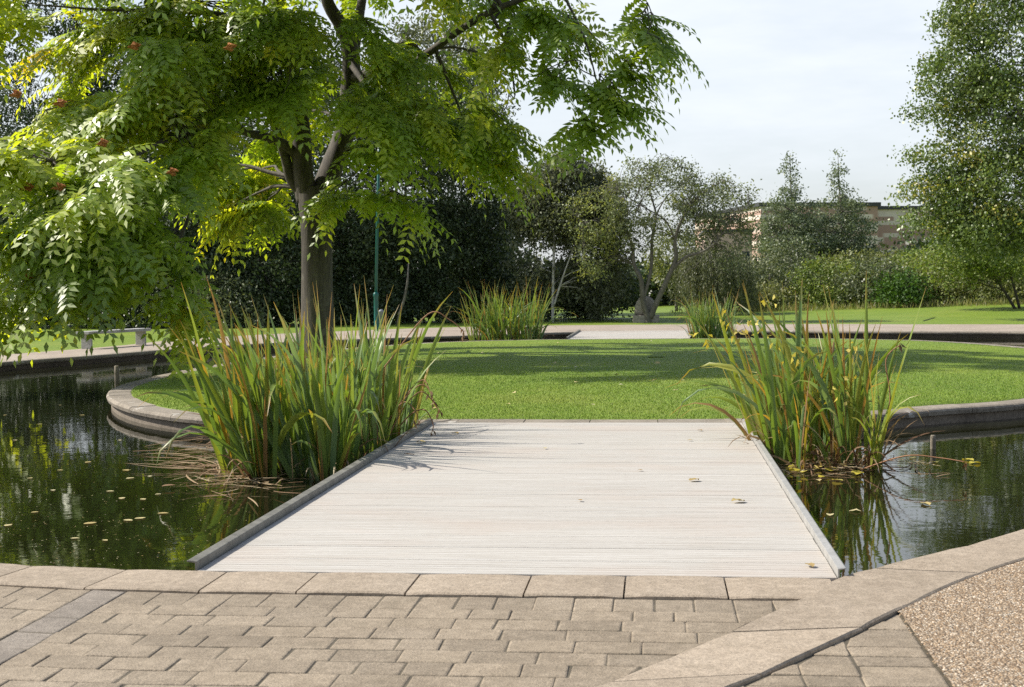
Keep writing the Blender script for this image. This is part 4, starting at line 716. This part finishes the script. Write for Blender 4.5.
# ---------------------------------------------------------------- iris clumps
def ribbons(B, az, lean, L, Wd, curl, face, tint, seg=9, fold=.22, tipz=None):
    n = len(B); t = np.linspace(0, 1, seg + 1); h = np.column_stack([np.cos(az), np.sin(az), np.zeros(n)]); fc = np.column_stack([np.cos(face), np.sin(face), np.zeros(n)]); pos = B.copy(); rows = []; up_ = np.array([0, 0, 1.0])
    for i, tt in enumerate(t):
        ang = lean + curl * tt ** 2.2; d = h * np.sin(ang)[:, None] + up_ * np.cos(ang)[:, None]
        if i: pos = pos + d * (L / seg)[:, None]
        w = Wd * (np.minimum(1, .75 + tt * 1.2) * np.clip((1 - tt) * 2.6, 0.02, 1) ** .75); s = unit(fc - d * np.sum(fc * d, 1)[:, None]); u = np.cross(d, s)
        rows.append(np.stack([pos - s * (w * .5)[:, None], pos + u * (w * fold)[:, None], pos + s * (w * .5)[:, None]], 1))
    V = np.stack(rows, 1)  # n, seg+1, 3, 3
    idx = np.arange(n * (seg + 1) * 3).reshape(n, seg + 1, 3); q = [np.stack([idx[:, :-1, a], idx[:, :-1, a + 1], idx[:, 1:, a + 1], idx[:, 1:, a]], -1).reshape(-1, 4) for a in (0, 1)]
    return V.reshape(-1, 3), np.vstack(q), np.repeat(tint, (seg + 1) * 3), np.tile(np.repeat(t, 3), n), V[:, -1, 1]
def iris(name, label, poly, n, seed, Lr, center, spreadk, wr=(.026, .042), dryfrac=.16, lowdry=60, bias=(0, 0), tintm=.32, zb=WATER - .12, bent=.16, groupk='tall iris clumps standing in the pond'):
    g = np.random.default_rng(seed); poly = np.array(poly); root = empty(name, (center[0], center[1], WATER), label, 'iris clump', groupk)
    def pts(k):
        lo, hi = poly.min(0), poly.max(0); x = g.uniform(lo[0], hi[0], k * 6); y = g.uniform(lo[1], hi[1], k * 6); m = inside(poly, x, y); return np.column_stack([x[m][:k], y[m][:k]])
    fans = pts(n // 6); k = len(fans); per = 6; f = np.repeat(fans, per, 0); m = len(f); fa = np.repeat(g.uniform(0, 3.1416, k), per); off = np.tile(np.linspace(-1, 1, per), k) + g.normal(0, .15, m); fk = np.repeat(g.uniform(.62, 1.0, k), per)
    B = np.column_stack([f + np.column_stack([np.cos(fa), np.sin(fa)]) * (off * .05)[:, None] + g.normal(0, .02, (m, 2)), np.full(m, zb)])
    v = (f - np.array(center)) * spreadk + np.repeat(g.normal(0, .075, (k, 2)), per, 0) + np.column_stack([np.cos(fa), np.sin(fa)]) * (off * .15)[:, None] + g.normal(0, .075, (m, 2)) + np.array(bias); lean = np.linalg.norm(v, axis=1); az = np.arctan2(v[:, 1], v[:, 0])
    L = Lr[1] * fk * g.uniform(.55, 1.03, m) + .1; L = np.maximum(L, Lr[0] * .6); curl = np.abs(g.normal(.1, .28, m)) + np.where(g.random(m) < bent, g.uniform(.5, 2.2, m), 0)
    tint = np.clip(np.repeat(g.normal(tintm, .17, k), per) + g.normal(0, .13, m), 0, .72); dr = g.random(m) < dryfrac; tint = np.where(dr, g.uniform(.76, 1, m), tint)
    face = fa + g.normal(0, .5, m) ; V, Q, T, H, tip = ribbons(B, az, np.clip(lean, 0, .95), L, g.uniform(*wr, m) * np.where(dr, .72, 1), curl, face, tint)
    part(npmesh('foliage', V, Q, L_iris, None, {'tint': T, 'along': H}), root)
    if lowdry:                                     # bent dry blades and litter round the foot
        p = pts(lowdry); q = len(p); v = (p - np.array(center)) + g.normal(0, .35, (q, 2)) + np.array(bias) * 2; az = np.arctan2(v[:, 1], v[:, 0]); Bd = np.column_stack([p, np.full(q, zb)])
        V, Q, T, H, _ = ribbons(Bd, az, g.uniform(.25, .9, q), g.uniform(.45, 1.05, q), g.uniform(.01, .024, q), g.uniform(.5, 2.2, q), g.uniform(0, 6.28, q), g.random(q), 9); V[:, 2] = np.maximum(V[:, 2], WATER + .012 + .00001 * np.arange(len(V)) % .02)
        part(npmesh('dry_foliage', V, Q, L_dry, None, {'tint': T}), root)
    return root
i1 = iris('iris_clump', 'big iris clump with green and orange blades left of the near bridge', [(-4.3, 13.7), (-3.9, 12.95), (-3.2, 12.85), (-2.78, 13.2), (-2.76, 15.6), (-2.8, 16.2), (-3.4, 16.2), (-4.2, 15.2)], 430, 301, (1.0, 2.0), (-3.3, 14.4), .14, bias=(-.04, -.02), lowdry=190, wr=(.037, .066), dryfrac=.09)
i2 = iris('iris_clump', 'ragged iris clump with yellow pods right of the near bridge', [(1.12, 16.2), (1.1, 14.3), (1.4, 13.75), (2.1, 13.75), (2.2, 14.2), (1.9, 15.2), (1.5, 16.3)], 230, 302, (.8, 1.95), (1.6, 14.9), .15, bias=(-.05, 0), lowdry=190, bent=.28, wr=(.032, .06), dryfrac=.18, tintm=.44)
i3 = iris('iris_clump', 'distant iris clump behind the island left of the far bridge', [(-5.6, 43.3), (-5.5, 42.4), (-3.6, 42.4), (-3.5, 43.3), (-3.7, 44.2), (-5.3, 44.2)], 300, 303, (1.5, 2.3), (-4.6, 43.3), .09, lowdry=30, wr=(.03, .05), dryfrac=.14, tintm=.3)
i4 = iris('iris_clump', 'distant iris clump partly hidden behind the yellow pods', [(1.05, 43.2), (1.1, 42.4), (2.3, 42.4), (2.4, 43.4), (2.0, 44), (1.15, 44)], 210, 304, (1.2, 2.0), (1.75, 43.2), .09, lowdry=20, wr=(.03, .05), dryfrac=.1, tintm=.2)
def pods(root, spots, Y, seed, size=(.06, .11), n=6, sp=.05):
    g = np.random.default_rng(seed)
    for px, py, yy in spots:
        c = at(px, py, yy)
        for _ in range(n + int(g.integers(-2, 2))): P = c + g.normal(size=(1, 3)) * sp; D = unit(g.normal(size=(1, 3)) * .7 + np.array([.1, 0, -.7])); part(leaf_mesh('seed_pod', P, D, unit(g.normal(size=(1, 3))), g.uniform(*size, 1), g.uniform(.03, .045, 1), g.random(1), L_pod, fold=.35), root)
pods(i2, [(722, 318, 14.6), (742, 322, 14.7), (757, 316, 14.5), (735, 334, 14.6), (708, 336, 14.9), (762, 331, 14.4), (783, 345, 14.3), (795, 355, 14.2), (800, 362, 14.2), (845, 383, 14.0), (850, 378, 14.0), (842, 398, 14.0), (856, 350, 14.0), (757, 443, 14.6), (756, 452, 14.5), (827, 390, 14.1), (770, 300, 14.6)], 0, 311)
pods(i1, [(233, 405, 13.6), (245, 370, 14), (262, 390, 14), (228, 418, 13.4), (267, 450, 13.2), (282, 430, 13.3), (250, 440, 13.2)], 0, 312, (.03, .06), 3)
def stalks(root, lines, seed):                     # arching dry stalks with hanging heads
    g = np.random.default_rng(seed); mb = MB()
    heads = []
    for L in lines:
        sp = spline(np.array([at(*q) for q in L]), per=6); mb.tube([q for q in sp], [.006 * (1 - .5 * i / len(sp)) + .002 for i in range(len(sp))], 5); heads.append(sp[-1])
    m, n, l, b = nodes('dry_stalk'); b.inputs['Base Color'].default_value = (.26, .13, .06, 1); b.inputs['Roughness'].default_value = .7
    part(mb.build('dry_stalk', m, smooth=True), root)
    for h in heads:
        
        for _ in range(3): part(leaf_mesh('dry_head', h[None] + g.normal(size=(1, 3)) * .015, unit(g.normal(size=(1, 3)) * .35 + np.array([0, 0, -1.])), unit(g.normal(size=(1, 3))), .085, .03, g.uniform(0, .5, 1), L_dry, fold=.35), root)
stalks(i1, [[(383, 440, 15.2), (395, 412, 15.3), (412, 388, 15.3), (424, 380, 15.3), (430, 392, 15.2)], [(380, 442, 15), (400, 405, 15.1), (418, 386, 15.2), (428, 388, 15.2), (434, 402, 15.1)], [(385, 445, 14.9), (402, 410, 15), (420, 392, 15), (432, 400, 15), (440, 412, 14.9)], [(378, 445, 15), (392, 415, 15), (405, 402, 15), (416, 412, 14.9), (418, 420, 14.9)], [(392, 436, 15.2), (410, 415, 15.2), (425, 410, 15.1), (433, 424, 15), (432, 432, 15)], [(360, 400, 14.6), (390, 360, 14.5), (428, 314, 14.4), (450, 320, 14.4), (464, 332, 14.4)]], 321)
stalks(i2, [[(860, 470, 13.6), (905, 456, 13.3), (940, 458, 13.2), (965, 462, 13.1)], [(880, 455, 14), (890, 400, 14), (886, 360, 14), (900, 345, 14)]], 322)

def litter(name, label, px, py, n, seed):           # flat mat of dead reed leaves on the water: uncountable
    g = np.random.default_rng(seed); P = np.array([gp(a, b, WATER) for a, b in zip(g.normal(px[0], px[1], n), g.normal(py[0], py[1], n))]); k = (P[:, 0] < -2.75) | (P[:, 0] > 1.15); P = P[k]; n = len(P); az = g.uniform(0, 6.28, n); V, Q, T, H, _ = ribbons(np.column_stack([P[:, :2], WATER + .004 + g.random(n) * .03]), az, np.full(n, 1.52), g.uniform(.12, .7, n), g.uniform(.008, .022, n), g.uniform(-.12, .12, n), az + 1.57, g.random(n) * .9 + .1, 7)
    seg = 8; VV = V.reshape(n, seg, 3, 3); bend = g.normal(0, .5, n)[:, None] * (np.linspace(0, 1, seg) ** 2)[None] * .3; VV[:, :, :, 0] += (-np.sin(az)[:, None] * bend)[:, :, None]; VV[:, :, :, 1] += (np.cos(az)[:, None] * bend)[:, :, None]; VV[:, :, :, 2] = np.maximum(VV[:, :, :, 2], WATER + .003)
    return stuff(npmesh(name, VV.reshape(-1, 3), Q, L_dry, None, {'tint': T}))
litter('reed_litter', '', (222, 30), (462, 12), 140, 401); litter('reed_litter', '', (830, 38), (467, 6), 120, 402); litter('reed_litter', '', (250, 30), (480, 8), 40, 403)
tw = []
def yellow_leaf(loc, size, rz, tilt, tint, nm, lab, cat, grp, mat=L_fallen, seed=0, flat=1.0):
    g = random.Random(seed); V = []; ns = 5
    for i in range(ns + 1):
        t = i / ns; w = .36 * math.sin(math.pi * min(1, t * .93 + .05)) ** .8; z = (.09 * math.sin(t * 3.1) + .05 * g.uniform(-1, 1)) * flat
        V += [(t - .5, -w, z + .12 * w * flat), (t - .5, 0, z - .03 * flat), (t - .5, w, z + .1 * w * flat)]
    Fq = [(i * 3 + a, i * 3 + a + 1, i * 3 + a + 4, i * 3 + a + 3) for i in range(ns) for a in (0, 1)]
    o = npmesh(nm, np.array(V) * size, np.array(Fq), mat, None, {'tint': np.full(len(V), tint)}, True); o.location = loc; o.rotation_euler = (tilt, 0, rz); return tag(o, lab, cat, grp)
rg = random.Random(77)
for i in range(24):
    px, py = rg.gauss(222, 26), rg.gauss(466, 10); p = gp(px, py, WATER + .012 + .001 * i)
    if p[0] < -2.8: yellow_leaf(tuple(p), rg.uniform(.07, .15), rg.uniform(0, 6.28), 0, rg.uniform(0, .8), 'floating_leaf', 'dead brownish leaf caught in the reed litter by the big iris clump', 'leaf', 'dead leaves among the reed litter left of the bridge', L_dry, seed=300 + i, flat=.4)
for i in range(30):
    px, py = rg.gauss(838, 32), rg.gauss(468, 6); p = gp(px, py, WATER + .012 + .001 * i)
    if p[0] > 1.2: yellow_leaf(tuple(p), rg.uniform(.06, .13), rg.uniform(0, 6.28), rg.uniform(-.3, .3), rg.uniform(0, 1), 'floating_leaf', 'yellowed leaf lying at the water line among the ragged iris clump', 'leaf', 'yellowed leaves at the foot of the right iris clump', L_pod, seed=340 + i, flat=.6)
WL = [(90, 523, 1), (128, 520, .8), (140, 518, .8), (163, 513, .8), (8, 525, .7), (122, 498, .7), (143, 499, .6), (110, 491, .6), (126, 470, .9), (130, 478, .8), (88, 462, .8), (53, 490, .5), (150, 476, .5), (75, 538, .5), (35, 512, .5), (158, 494, .4), (60, 470, .5), (30, 478, .4), (105, 540, .4), (82, 415, .7), (40, 424, .5), (120, 440, .5), (15, 440, .5), (60, 405, .4), (5, 415, .5)]
for i, (px, py, s) in enumerate(WL):
    p = gp(px, py, WATER + .006); yellow_leaf(tuple(p), .085 * s + .02, rg.uniform(0, 6.28), 0, rg.uniform(.3, 1), 'floating_leaf', 'small pale fallen leaf floating on the dark water left of the bridge', 'leaf', 'leaves floating left of the bridge', seed=i, flat=.15)
WR = [(926, 504, .8), (855, 511, .6), (935, 462, .8), (968, 460, 1.0), (975, 463, 1), (912, 458, .8), (830, 515, .5), (818, 480, .6), (800, 472, .6)]
for i, (px, py, s) in enumerate(WR):
    p = gp(px, py, WATER + .006); yellow_leaf(tuple(p), .12 * s + .02, rg.uniform(0, 6.28), 0, rg.uniform(.4, 1), 'floating_leaf', 'small yellow leaf floating on the water right of the bridge', 'leaf', 'leaves floating right of the bridge', L_pod if px > 900 and py < 470 else L_fallen, seed=40 + i)
for i, (px, py, s) in enumerate([(694, 480, .9), (738, 501, 1), (421, 442, .9), (455, 433, .8), (580, 500, .35), (690, 440, .4), (810, 565, .6), (640, 470, .3), (545, 448, .35), (700, 430, .5)]):
    yellow_leaf(tuple(gp(px, py, .012)), .1 * s + .015, rg.uniform(0, 6.28), 0, rg.uniform(0, .7), 'fallen_leaf', 'small dry leaf lying on the white deck of the near bridge', 'leaf', 'leaves on the bridge deck', seed=70 + i)
for i in range(46):
    px, py = rg.uniform(425, 900), 343 + 72 * rg.random() ** 1.4; p = gp(px, py, .06)
    if not inside(l_in, np.array([p[0]]), np.array([p[1]]))[0]: continue
    zz = float(mound(p[0], p[1])) + .04; yellow_leaf((p[0], p[1], zz), rg.uniform(.05, .11), rg.uniform(0, 6.28), rg.uniform(-.5, .5), rg.uniform(.3, 1), 'fallen_leaf', 'small yellow fallen leaf lying on the island lawn', 'leaf', 'leaves on the island lawn', seed=100 + i)
def specks():
    g = np.random.default_rng(5); n = 650; px = g.uniform(-20, 260, n); py = 385 + 180 * g.random(n); P = np.array([gp(a, b, WATER + .003) for a, b in zip(px, py)]); k = (P[:, 0] < -2.8) & inside(pond, P[:, 0], P[:, 1]) & ~inside(isl, P[:, 0], P[:, 1]); P = P[k]; n = len(P); a = g.uniform(0, 6.28, n)
    return stuff(leaf_mesh('floating_debris', P, np.column_stack([np.cos(a), np.sin(a), np.zeros(n)]), np.tile([0, 0, 1.0], (n, 1)), g.uniform(.006, .02, n), .01, g.random(n), L_fallen, fold=0))
specks()
